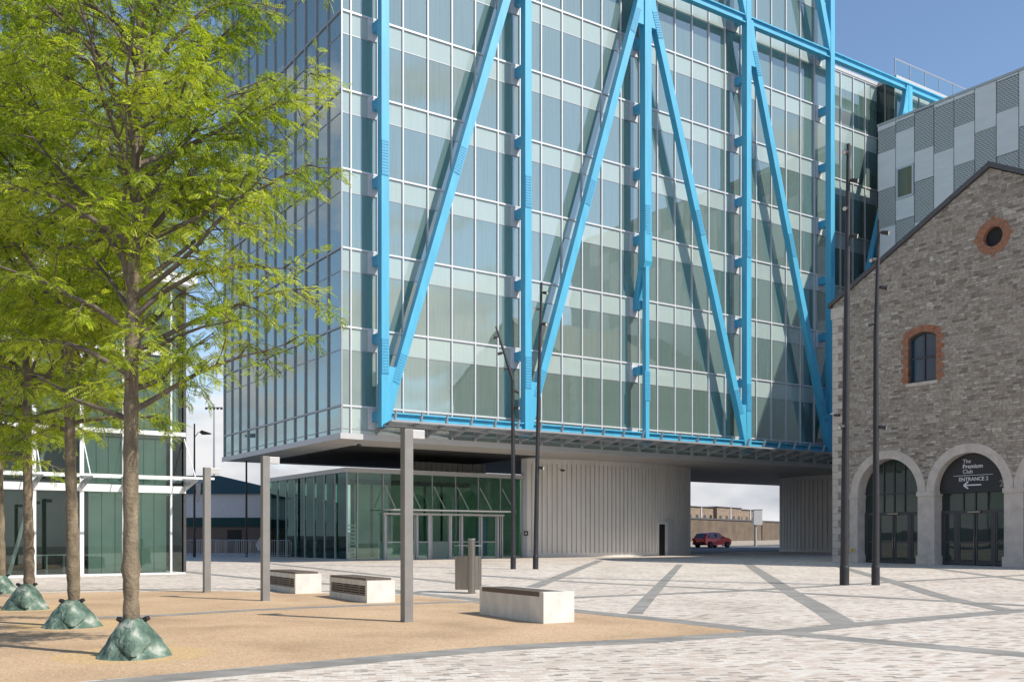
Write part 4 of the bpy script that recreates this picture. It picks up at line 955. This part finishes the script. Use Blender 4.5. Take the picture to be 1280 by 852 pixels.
# sign box on a post
x, y = gnd(946, 680.2); x, y = (947 - CX) / F * 116, 116
so_ = empty('sign_board', (x, y, gz(x, y))); tag(so_, 'white box sign on a single grey post in front of the brown wall', 'sign board')
MB().tube([(-.25, 0, 0), (-.25, 0, 3.0)], .16, 10).build('post', M['kerb'], so_)
MB().box(-.5, .5, -.25, .25, 1.45 + 1.0, 1.45 + 2.75).build('sign_box', M['greypanel'], so_, bevel=.03)
MB().box(-.52, .52, -.27, .27, 4.2, 4.26).build('sign_cap', M['slate'], so_)

# cars
def make_car(paint, label):
    o = empty('parked_car', (0, 0, 0)); tag(o, label, 'car')
    # side profile (x forward, z up), lofted across the width
    prof = [(-2.12, .40), (-2.20, .55), (-2.20, .80), (-2.12, .98), (-1.98, 1.16), (-1.72, 1.40), (-1.40, 1.53), (-1.0, 1.60), (-.5, 1.62), (0, 1.58), (.42, 1.44), (.95, 1.12), (1.4, 1.04), (1.8, .94), (2.06, .80), (2.16, .62), (2.14, .42), (1.95, .26), (-1.95, .26)]
    def loft(profile, widths):
        b = MB(); n = len(profile); ys = [-1, -.93, -.6, 0, .6, .93, 1]; vs = []
        for k, t in enumerate(ys):
            for (x, z) in profile:
                w = widths(x, z); inset = 1 if abs(t) < .95 else .965
                vs.append((x * inset, t * w, .9 + (z - .9) * (inset if abs(t) > .95 else 1)))
        fs = [(k * n + i, k * n + (i + 1) % n, (k + 1) * n + (i + 1) % n, (k + 1) * n + i) for k in range(len(ys) - 1) for i in range(n)]
        fs += [tuple(range(n)), tuple(range((len(ys) - 1) * n, len(ys) * n))]
        return b.add(vs, fs)
    wid = lambda x, z: .92 - max(0, z - .98) * .38 - max(0, abs(x) - 1.6) * .16
    body = loft(prof, wid).build('body', paint, o, smooth=True)
    body.data.polygons.foreach_set('use_smooth', [len(p.vertices) == 4 for p in body.data.polygons])
    for s in (-1, 1):
        w = MB().add([(-1.55, s * .895, 1.03), (.55, s * .895, 1.06), (.12, s * .72, 1.50), (-.6, s * .70, 1.55), (-1.35, s * .72, 1.48)], [(0, 1, 2, 3, 4)]).build('side_window', M['carglass'], o)
        MB().box(-.42, -.34, s * .86 - .05, s * .86 + .03, 1.03, 1.5).build('window_pillar', paint, w)
        MB().box(-2.235, -2.1, min(s * .55, s * .86), max(s * .55, s * .86), .80, .96).build('tail_light', M['tail'], o)
        MB().box(2.0, 2.13, min(s * .5, s * .82), max(s * .5, s * .82), .68, .80).build('headlight', M['lens'], o)
        MB().box(.55, .72, min(s * .9, s * 1.06), max(s * .9, s * 1.06), 1.03, 1.16).build('wing_mirror', paint, o, bevel=.02)
        for x in (-1.35, 1.38):
            t = MB().tube([(x, s * .72, .33), (x, s * .93, .33)], .335, 20).build('wheel', M['tyre'], o)
            MB().tube([(x, s * .90, .33), (x, s * .945, .33)], .19, 12).build('rim', M['lampdark'] if paint is M['carred'] else M['galv'], t)
    MB().add([(-2.08, -.70, 1.04), (-2.08, .70, 1.04), (-1.79, .62, 1.46), (-1.79, -.62, 1.46)], [(0, 1, 2, 3)]).build('rear_window', M['carglass'], o)
    MB().add([(.98, -.72, 1.12), (.98, .72, 1.12), (.34, .62, 1.54), (.34, -.62, 1.54)], [(0, 1, 2, 3)]).build('windscreen', M['carglass'], o)
    MB().box(-2.24, -2.1, -.26, .26, .62, .74).build('number_plate', M['yellow'], o)
    MB().box(-2.26, -2.0, -.8, .8, .33, .5).build('rear_bumper', M['tyre'], o, bevel=.03)
    return o
car = make_car(M['carred'], 'dark red hatchback car on the road seen through the gap under the office block')
x, y = gnd(890.5, 684.1); car.location = (x, y, gz(x, y) + .005); car.rotation_euler.z = math.atan2(.63, .78)
car2 = make_car(M['carsilver'], 'silver car seen through the side glass of the entrance pavilion')
x, y = G(29.0, 62.8); car2.location = (x, y, gz(x, y) + .05); car2.rotation_euler.z = ROT
for ob in list(C.objects):                        # only the paint differs
    pass
x, y = gnd(361, 697.5); x, y = (361 - CX) / F * 73, 73
car2.location = (x, y, gz(x, y) + .005); car2.rotation_euler.z = R(4)

# ------------------------------------------------------------------ street furniture
def wroot(name, px, py, label, cat, group=None, rz=ROT):
    x, y = gnd(px, py); o = empty(name, (x, y, gz(x, y)), rz); return tag(o, label, cat, group)
# grey posts with side lamps
def grey_post(px, py, ytop, label, s=.17):
    o = wroot('lighting_post', px, py, label, 'post', 'grey square posts on the gravel'); x, y = gnd(px, py)
    zt = EYE + (HZ - ytop) / F * y - o.location.z
    MB().box(-s / 2, s / 2, -s / 2, s / 2, 0, zt).build('shaft', M['post'], o, bevel=.006)
    MB().box(s / 2, s / 2 + .24, -s / 2 + .01, s / 2 - .01, zt - .165, zt - .01).build('lamp_arm', M['fascia'], o, bevel=.006)
    MB().box(-s / 2 - .004, s / 2 + .004, -s / 2 - .004, s / 2 + .004, 0, .03).build('base_plate', M['post'], o)
grey_post(508.5, 777, 536, 'tallest nearest grey square post with side arm, standing right of the slatted benches')
grey_post(331.5, 750.5, 570, 'grey square post with side arm overlapping the corner of the farthest bench')
grey_post(258.5, 740, 584, 'thinnest farthest grey square post with side arm near the glass building')
# benches
def bench(px, py, L, Wd, H, rz, slats, label):
    o = wroot('bench', px, py, label, 'bench', 'pale concrete benches on the gravel', rz)
    # near bottom corner at the origin; x along end face, y along the long face
    if not slats:
        MB().box(0, Wd, 0, L, 0, H - .045).build('base', M['benchstone'], o, bevel=.008)
        b = MB(); n = 6
        for k in range(n): b.box(-.004 + k * (Wd - .10) / n, (k + 1) * (Wd - .10) / n - .014, .14, L - .12, H - .085 + .0, H)
        b.build('seat', M['timber'], o)
        b = MB(); b.box(0, Wd, 0, .14, H - .045, H); b.box(0, Wd, L - .12, L, H - .045, H); b.box(Wd - .1, Wd, .14, L - .12, H - .045, H); b.build('rim', M['benchstone'], o)
    else:
        b = MB(); b.box(.06, Wd, 0, L, 0, H - .05); b.box(0, .06, 0, .12, 0, H - .05); b.box(0, .06, L - .12, L, 0, H - .05); b.box(0, .06, .12, L - .12, 0, .16); b.box(0, .06, .12, L - .12, H - .17, H - .05)
        b.build('base', M['benchstone'], o)
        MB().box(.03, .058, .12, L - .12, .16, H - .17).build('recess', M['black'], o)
        b = MB()
        for k in range(4): b.box(-.005, .03, .12, L - .12, .175 + k * .055, .20 + k * .055)
        for k in range(4): b.box(-.008, .03, .5 + k * (L - 1) / 3 - .015, .5 + k * (L - 1) / 3 + .015, .16, H - .17)
        b.build('grille', M['grille'], o)
        b = MB()
        for k in range(6): b.box(-.005 + k * (Wd - .06) / 6, (k + 1) * (Wd - .06) / 6 - .012, .06, L - .06, H - .05, H)
        b.build('seat', M['timber'], o)
    return o
bench(679.3, 779.4, 2.45, .64, .555, R(29), False, 'nearest plain concrete bench with dark timber seat, in front of the litter bin')
bench(458.8, 753.5, 2.6, .68, .56, R(29), True, 'slatted side concrete bench standing between the two nearer grey posts')
bench(369.2, 742, 2.6, .70, .57, R(29), True, 'farthest slatted concrete bench partly hidden behind a grey post')
# litter bin
lbx = wroot('litter_bin', 589.5, 741.5, 'twin stainless steel litter bin on a round pole behind the nearest bench', 'litter bin', rz=0)
MB().tube([(0, 0, 0), (0, 0, 1.42)], .095, 20).build('pole', M['steel'], lbx, smooth=False)
MB().tube([(0, 0, 1.42), (0, 0, 1.44)], .10, 20).build('pole_cap', M['galv'], lbx)
cc_ = (-.10, .27); b = MB(); n = 72; vs = []
for z, k in ((.10, .95), (.13, 1), (.98, 1), (.98, .93), (.2, .9)):
    for q in range(n):
        a = 2 * math.pi * q / n; f = k * (1 + .018 * math.cos(18 * a)); vs.append((cc_[0] + .345 * f * math.cos(a), cc_[1] + .26 * f * math.sin(a), z))
b.add(vs, [(i * n + q, i * n + (q + 1) % n, (i + 1) * n + (q + 1) % n, (i + 1) * n + q) for i in range(4) for q in range(n)] + [tuple(range(n - 1, -1, -1)), tuple(range(4 * n, 5 * n))])
b.build('container', M['steel'], lbx)
b = MB(); vs = []
for z in (1.245, 1.262):
    for q in range(40): a = 2 * math.pi * q / 40; vs.append((cc_[0] + .36 * math.cos(a), cc_[1] + .28 * math.sin(a), z))
b.add(vs, [(q, (q + 1) % 40, 40 + (q + 1) % 40, 40 + q) for q in range(40)] + [tuple(range(39, -1, -1)), tuple(range(40, 80))]); b.build('lid', M['galv'], lbx)
MB().bar((0, .05, 1.23), (cc_[0], cc_[1] + .1, 1.23), .06, .025).build('lid_arm', M['galv'], lbx)
for zz in (.3, .8): MB().bar((0, .02, zz), (0, .12, zz), .08, .05).build('mounting_bracket', M['galv'], lbx)
# lamp columns
def lamp_head(b, p, d, s=1.0):
    p = Vector(p); d = Vector(d).normalized()
    b.tube([p, p + d * .14 * s], .02 * s, 6); e = p + d * .14 * s; dn = (d + Vector((0, 0, -.25))).normalized()
    b.tube([e - dn * .05 * s, e + dn * .02 * s, e + dn * .22 * s, e + dn * .27 * s], [.05 * s, .085 * s, .09 * s, .105 * s], 12)
def lamp_column(px, py, path, rad, heads, label):
    o = wroot('lamp_column', px, py, label, 'lamp post', 'tall dark lamp posts on the square', rz=0); x0, y0 = gnd(px, py)
    pts = []
    for (ax, ay) in path: pts.append(((ax - px) / F * y0, 0, EYE + (HZ - ay) / F * y0 - o.location.z))
    pts[0] = (0, 0, 0)
    sh = MB().tube(pts, rad, 14).build('shaft', M['lampdark'], o)
    MB().tube([(0, 0, 0), (0, 0, .55), (0, 0, .6)], [rad[0] * 1.12, rad[0] * 1.12, rad[0] * 1.0], 14).build('base_sleeve', M['lampdark'], o)
    for (hx, hy, side, dep) in heads:
        z = EYE + (HZ - hy) / F * y0 - o.location.z
        # find shaft x at that height
        for i in range(len(pts) - 1):
            if pts[i][2] <= z <= pts[i + 1][2]:
                t = (z - pts[i][2]) / (pts[i + 1][2] - pts[i][2]); sx = pts[i][0] + t * (pts[i + 1][0] - pts[i][0])
        b = MB(); lamp_head(b, (sx, 0, z), (side, dep, 0), .72)
        hd = b.build('spotlight', M['lampdark'], o)
        d = Vector((side, dep, 0)).normalized(); dn = (d + Vector((0, 0, -.25))).normalized(); e = Vector((sx, 0, z)) + d * .101 + dn * .195
        MB().tube([e, e + dn * .008], .062, 12).build('lens', M['lens'], hd)
lamp_column(641.5, 711, [(641.5, 711), (641.5, 640), (641, 475), (637, 462), (620, 408)], [.108, .10, .075, .07, .04], [(617, 421, -1, -.2), (627, 441, -1, -.1), (631, 460, -1, -.5), (645, 488, .8, .5), (644, 509, .9, -.4)], 'dark lamp post whose upper part leans left, in front of the pavilion doors')
lamp_column(669.5, 711, [(669.5, 711), (670.5, 640), (673.5, 480), (677, 353)], [.112, .10, .078, .045], [(676.5, 366, .9, -.5), (676, 386, -.7, -.5), (675.5, 405, .8, -.5), (671, 584, .9, -.4)], 'dark lamp post leaning slightly right beside the pavilion end panel')
lamp_column(1055.5, 731, [(1055.5, 731), (1056, 640), (1058.5, 400), (1060.5, 180)], [.128, .118, .095, .055], [(1060, 192, -.7, -.8), (1060, 226, .9, -.5), (1059.5, 262, -.6, -.8), (1059, 295, .9, -.5), (1058, 533, -.8, -.5)], 'tallest dark lamp post standing in front of the left corner of the stone building')
lamp_column(1094.5, 731, [(1094.5, 731), (1095, 640), (1095, 420), (1096, 380), (1098.5, 275)], [.112, .10, .078, .068, .04], [(1098, 291, .9, -.5), (1097.5, 325, -.8, -.4), (1097, 359, .9, -.3), (1095, 404, -1, -.1), (1095, 533, .9, -.4)], 'shorter dark lamp post with bent top in front of the first stone arch')
# CCTV
for (p, q, z, lab) in [(38.0, 51.15 - .45, 5.95, 'small security camera high on the ribbed concrete core'), (SP - .1, 35.1, 8.3, 'small security camera on the left corner stones of the stone building'), (22.6, 47.9, 6.52, 'small dark camera hanging from the soffit at the near corner of the office block')]:
    o = groot('security_camera', p, q, lab, 'security camera')
    MB().box(p - .04, p + .04, q - .05, q + .25, z + .05, z + .11).build('bracket', M['white'], o)
    MB().tube([(p, q - .32, z - .05), (p, q + .02, z)], .06, 10).build('housing', M['lampdark'], o)

# ------------------------------------------------------------------ trees
def leaf_template(n=7):
    vs = []; fs = []
    for k in range(n):
        x = .16 + .84 * k / (n - 1); L = .30 * (1 - .45 * abs(x - .55) / .55)
        for s in (-1, 1):
            b0 = len(vs); ang = R(58); dx, dy = math.cos(ang) * L, math.sin(ang) * L * s
            wx_, wy_ = -dy * .20, dx * .20
            vs += [(x, 0, 0), (x + dx * .55 + wx_ * s, dy * .55 + wy_ * s, .02), (x + dx, dy, -.03), (x + dx * .55 - wx_ * s, dy * .55 - wy_ * s, .02)]
            fs.append((b0, b0 + 1, b0 + 2, b0 + 3))
    return np.array(vs), np.array(fs)
LT_V, LT_F = leaf_template()
def make_tree(px, py, H, Rmax, zlow, seed, label, lean, density=1.0, zmaxr=.38, extra=()):
    rng = np.random.default_rng(seed)
    x0, y0 = gnd(px, py); o = empty('tree', (x0, y0, gz(x0, y0))); tag(o, label, 'tree', 'young trees in green watering bags')
    tp = []; 
    for k in range(25):
        t = k / 24; tp.append(Vector((lean * t + .05 * math.sin(5 * t + seed), .04 * math.cos(6 * t + seed), H * t)))
    rb = .102
    def tpos(z): 
        t = min(.999, z / H) * 24; i = int(t); return tp[i].lerp(tp[i + 1], t - i)
    trad = [rb * (1.12 if k == 0 else 1) * (1 - .93 * (k / 24) ** 1.05) + .008 for k in range(25)]
    tb = MB(); 
    fine = []; fr = []
    for k in range(97):
        z = H * k / 96; t = z / H * 24; i = min(23, int(t)); f = t - i
        fine.append(tp[i].lerp(tp[i + 1], f)); fr.append((trad[i] * (1 - f) + trad[i + 1] * f) * (1 + .07 * rng.standard_normal() * (1 if z < 9 else .3)))
    tb.tube(fine, fr, 14)
    bb = MB(); leaves = []
    def add_leaves(pts, side_amt, sp):
        pts = [Vector(p) for p in pts]; acc = 0; s = 1
        for a, c in zip(pts[:-1], pts[1:]):
            d = (c - a); L = d.length
            if L < 1e-6: continue
            dn = d.normalized(); n = max(1, int(L / sp))
            for k in range(n):
                P = a + d * ((k + rng.random()) / n); lat = dn.cross(Vector((0, 0, 1)))
                if lat.length < .05: lat = Vector((1, 0, 0))
                lat.normalize(); s = -s
                ax = dn * rng.uniform(.25, .9) + lat * s * rng.uniform(.4, 1) + Vector((0, 0, rng.uniform(-.75, .35)))
                leaves.append((P, ax.normalized(), rng.uniform(.11, .20)))
        d = (pts[-1] - pts[-2]).normalized(); leaves.append((pts[-1], (d + Vector((0, 0, -.15))).normalized(), rng.uniform(.14, .21)))
    def limb(P, az, el, L, r, lvl):
        n = 7 if lvl == 0 else 5; pts = [Vector(P)]; d = Vector((math.cos(az) * math.cos(el), math.sin(az) * math.cos(el), math.sin(el)))
        for k in range(n):
            d = (d + Vector(rng.normal(0, .13, 3)) + Vector((0, 0, (-.05 if lvl == 0 else -.07)))).normalized(); pts.append(pts[-1] + d * L / n)
        bb.tube(pts, [max(.0035, r * (1 - .85 * k / n)) for k in range(n + 1)], 6 if lvl == 0 else 4, cap=False)
        if lvl == 0:
            m = int(L / .20 * density); s = 1
            for k in range(m):
                t = .16 + .84 * (k + rng.random()) / m
                if t > 1: continue
                i = min(n - 1, int(t * n)); Q = pts[i].lerp(pts[i + 1], t * n - i); dd = (pts[i + 1] - pts[i]).normalized(); s = -s
                a2 = math.atan2(dd.y, dd.x) + s * rng.uniform(.35, 1.2); e2 = math.asin(max(-1, min(1, dd.z))) * .6 + rng.uniform(-.75, .6)
                limb(Q, a2, e2, L * rng.uniform(.20, .38) * (1.15 - .55 * t), r * .35, 1)
            add_leaves(pts[n // 2:], 1, .16)
        elif lvl == 1:
            m = int(L / .11 * density)
            for k in range(m):
                t = (k + rng.random()) / m; i = min(n - 1, int(t * n)); Q = pts[i].lerp(pts[i + 1], t * n - i); dd = (pts[i + 1] - pts[i]).normalized()
                if rng.random() < .75:
                    a2 = math.atan2(dd.y, dd.x) + rng.choice([-1, 1]) * rng.uniform(.5, 1.2); limb(Q, a2, rng.uniform(-.6, .7), rng.uniform(.18, .36), .004, 2)
            add_leaves(pts[1:], 1, .06)
        else: add_leaves(pts, 1, .05)
    z = zlow; az = rng.uniform(0, 6.28); 
    while z < H - .5:
        t = (z - zlow) / (H - zlow)
        rr = Rmax * (.70 + .30 * min(1, t / .18)) * (1 if t < zmaxr else max(.12, 1 - ((t - zmaxr) / (1 - zmaxr)) ** 1.5))
        el = R(rng.uniform(12, 36) if t < .1 else rng.uniform(24, 56) + 10 * t); L = rr * (.35 + .65 / math.cos(el)) * rng.uniform(.66, 1.02) * (1 if t < .3 else .92)
        limb(tpos(z), az, el, L, .034 * (1 - .6 * t) + .004 * L, 0)
        az += 2.4 + rng.uniform(-.45, .45); z += rng.uniform(.09, .19) / density ** .5 * (1.25 if t < .12 else 1)
    for (ez, ea, ee, el_) in extra: limb(tpos(ez), ea, R(ee), el_, .04, 0)
    tb.build('trunk', M['bark'], o, smooth=True, fix=False)
    bb.build('branches', M['twig'], o, smooth=True, fix=False)
    from mathutils import noise as mn
    leaves = [l for l in leaves if mn.noise(Vector(l[0]) * .95 + Vector((seed * 3.1, 0, 0))) > -.36 + .22 * (rng.random() - .5)]
    N = len(leaves); P = np.array([l[0][:] for l in leaves]); A = np.array([l[1][:] for l in leaves]); S = np.array([l[2] for l in leaves])
    up = np.tile(np.array([0, 0, 1.0]), (N, 1)) + rng.normal(0, .65, (N, 3)); Yv = np.cross(up, A); Yv /= np.linalg.norm(Yv, axis=1)[:, None]; Zv = np.cross(A, Yv)
    T = LT_V; vert = P[:, None, :] + S[:, None, None] * (T[None, :, 0, None] * A[:, None, :] + T[None, :, 1, None] * Yv[:, None, :] + (T[None, :, 2] - .12 * T[None, :, 0] ** 2)[:, :, None] * Zv[:, None, :])
    nv = T.shape[0]; faces = (LT_F[None] + (np.arange(N) * nv)[:, None, None]).reshape(-1, 4)
    me = bpy.data.meshes.new('crown'); me.vertices.add(N * nv); me.vertices.foreach_set('co', vert.reshape(-1).astype(np.float32))
    me.loops.add(faces.size); me.loops.foreach_set('vertex_index', faces.reshape(-1).astype(np.int32)); me.polygons.add(len(faces))
    me.polygons.foreach_set('loop_start', (np.arange(len(faces)) * 4).astype(np.int32)); me.polygons.foreach_set('loop_total', np.full(len(faces), 4, np.int32))
    me.update(calc_edges=True); me.materials.append(M['leaf'])
    co = bpy.data.objects.new('crown', me); C.objects.link(co); co.parent = o
    print('tree', px, 'leaves', N)
    return o
make_tree(165.5, 820, 12.0, 2.6, 3.05, 3, 'nearest young tree with feathery yellow green leaves, rightmost of the row', .12, .86, extra=[(3.15, .1, 18, 2.3), (3.9, .3, 26, 2.6), (4.6, -.2, 30, 2.7), (5.3, .25, 32, 2.75), (6.1, -.1, 36, 2.75), (6.8, .4, 38, 2.6)])
make_tree(89.5, 783, 11.8, 2.7, 3.3, 8, 'young feathery green tree second in the row, dark slim trunk', -.05, 1.15)
make_tree(33.5, 761, 11.6, 2.8, 3.2, 14, 'young feathery green tree third in the row, close to the glass building', .05, 1.1)
make_tree(1, 741, 11.5, 2.8, 3.4, 21, 'farthest young tree of the row, cut by the left edge of the photo', .0, 1.0)
# watering bags
def water_bag(px, py, w, h, seed, label, rot):
    x, y = gnd(px, py); o = empty('watering_bag', (x, y, gz(x, y)), rot); tag(o, label, 'watering bag', 'green watering bags around the tree trunks'); rng = random.Random(seed)
    n, m = 72, 16; b = MB(); vs = []; ph = [rng.uniform(0, 6) for _ in range(5)]
    for i in range(m + 1):
        t = i / m
        base = w / 2 * (1 - .68 * t ** .85) + (.0 if t < .97 else -.03)
        for j in range(n):
            a = 2 * math.pi * j / n
            f = 1 + (.09 * math.sin(3 * a + ph[0] + 1.5 * t) + .10 * abs(math.sin(2.5 * a + ph[1] - 2 * t)) + .075 * abs(math.sin(4.5 * a + ph[2] + 5 * t)) - .08) * math.sin(math.pi * min(1, t * .9 + .1)) * 1.1 + .03 * math.sin(13 * a + ph[3]) * t
            sag = .05 * math.sin(4 * a + ph[4]) * math.sin(math.pi * t)
            vs.append((base * f * math.cos(a), base * f * math.sin(a), h * (t + sag * .6)))
    fs = [(i * n + j, i * n + (j + 1) % n, (i + 1) * n + (j + 1) % n, (i + 1) * n + j) for i in range(m) for j in range(n)]
    b.add(vs, fs); b.build('bag_body', M['bag'], o, smooth=True)
    b = MB(); b.tube([(.145 * math.cos(k * math.pi / 8), .145 * math.sin(k * math.pi / 8), h + .005 + .012 * math.sin(3 * k)) for k in range(17)], .022, 6); b.build('drawstring_collar', M['bag'], o, smooth=True)
    for a in (-.5, -2.5):
        b = MB(); b.bar((.15 * math.cos(a), .15 * math.sin(a), h + .0), (.21 * math.cos(a), .21 * math.sin(a), h + .035), .09, .05); b.build('strap_tab', M['black'], o)
    # flap folded over the front with two seams
    fl = MB(); vs = []; k = 9
    for i in range(k):
        t = i / (k - 1)
        for s in range(7):
            u = s / 6 - .5; wv = .24 + .30 * math.sin(math.pi * min(t, .62) / 1.24); wv *= (1 if t < .62 else 1 - .75 * (t - .62) / .38)
            r = .17 + (w / 2 * .93 - .17) * t ** 1.05 + .05 + .045 * math.cos(u * 6.3) + .02 * math.cos(u * 19)
            vs.append((u * wv, -math.sqrt(max(.01, r * r - (u * wv) ** 2)) if r > abs(u * wv) else -.1, h * (1 - .93 * t) + .02))
    fl.add(vs, [(i * 7 + s, i * 7 + s + 1, (i + 1) * 7 + s + 1, (i + 1) * 7 + s) for i in range(k - 1) for s in range(6)]); fl.build('flap', M['bag'], o, smooth=True)
water_bag(166, 820, .93, .47, 1, 'nearest green watering bag, cone shaped with a folded front flap', .36)
water_bag(89.5, 783, .98, .43, 4, 'crumpled squat watering bag on the second tree of the row', .42)
water_bag(33, 761, .92, .50, 6, 'smooth dark green watering bag round the third tree', .45)
water_bag(1, 741, .95, .45, 9, 'watering bag at the left edge of the photo, around the farthest tree', .5)
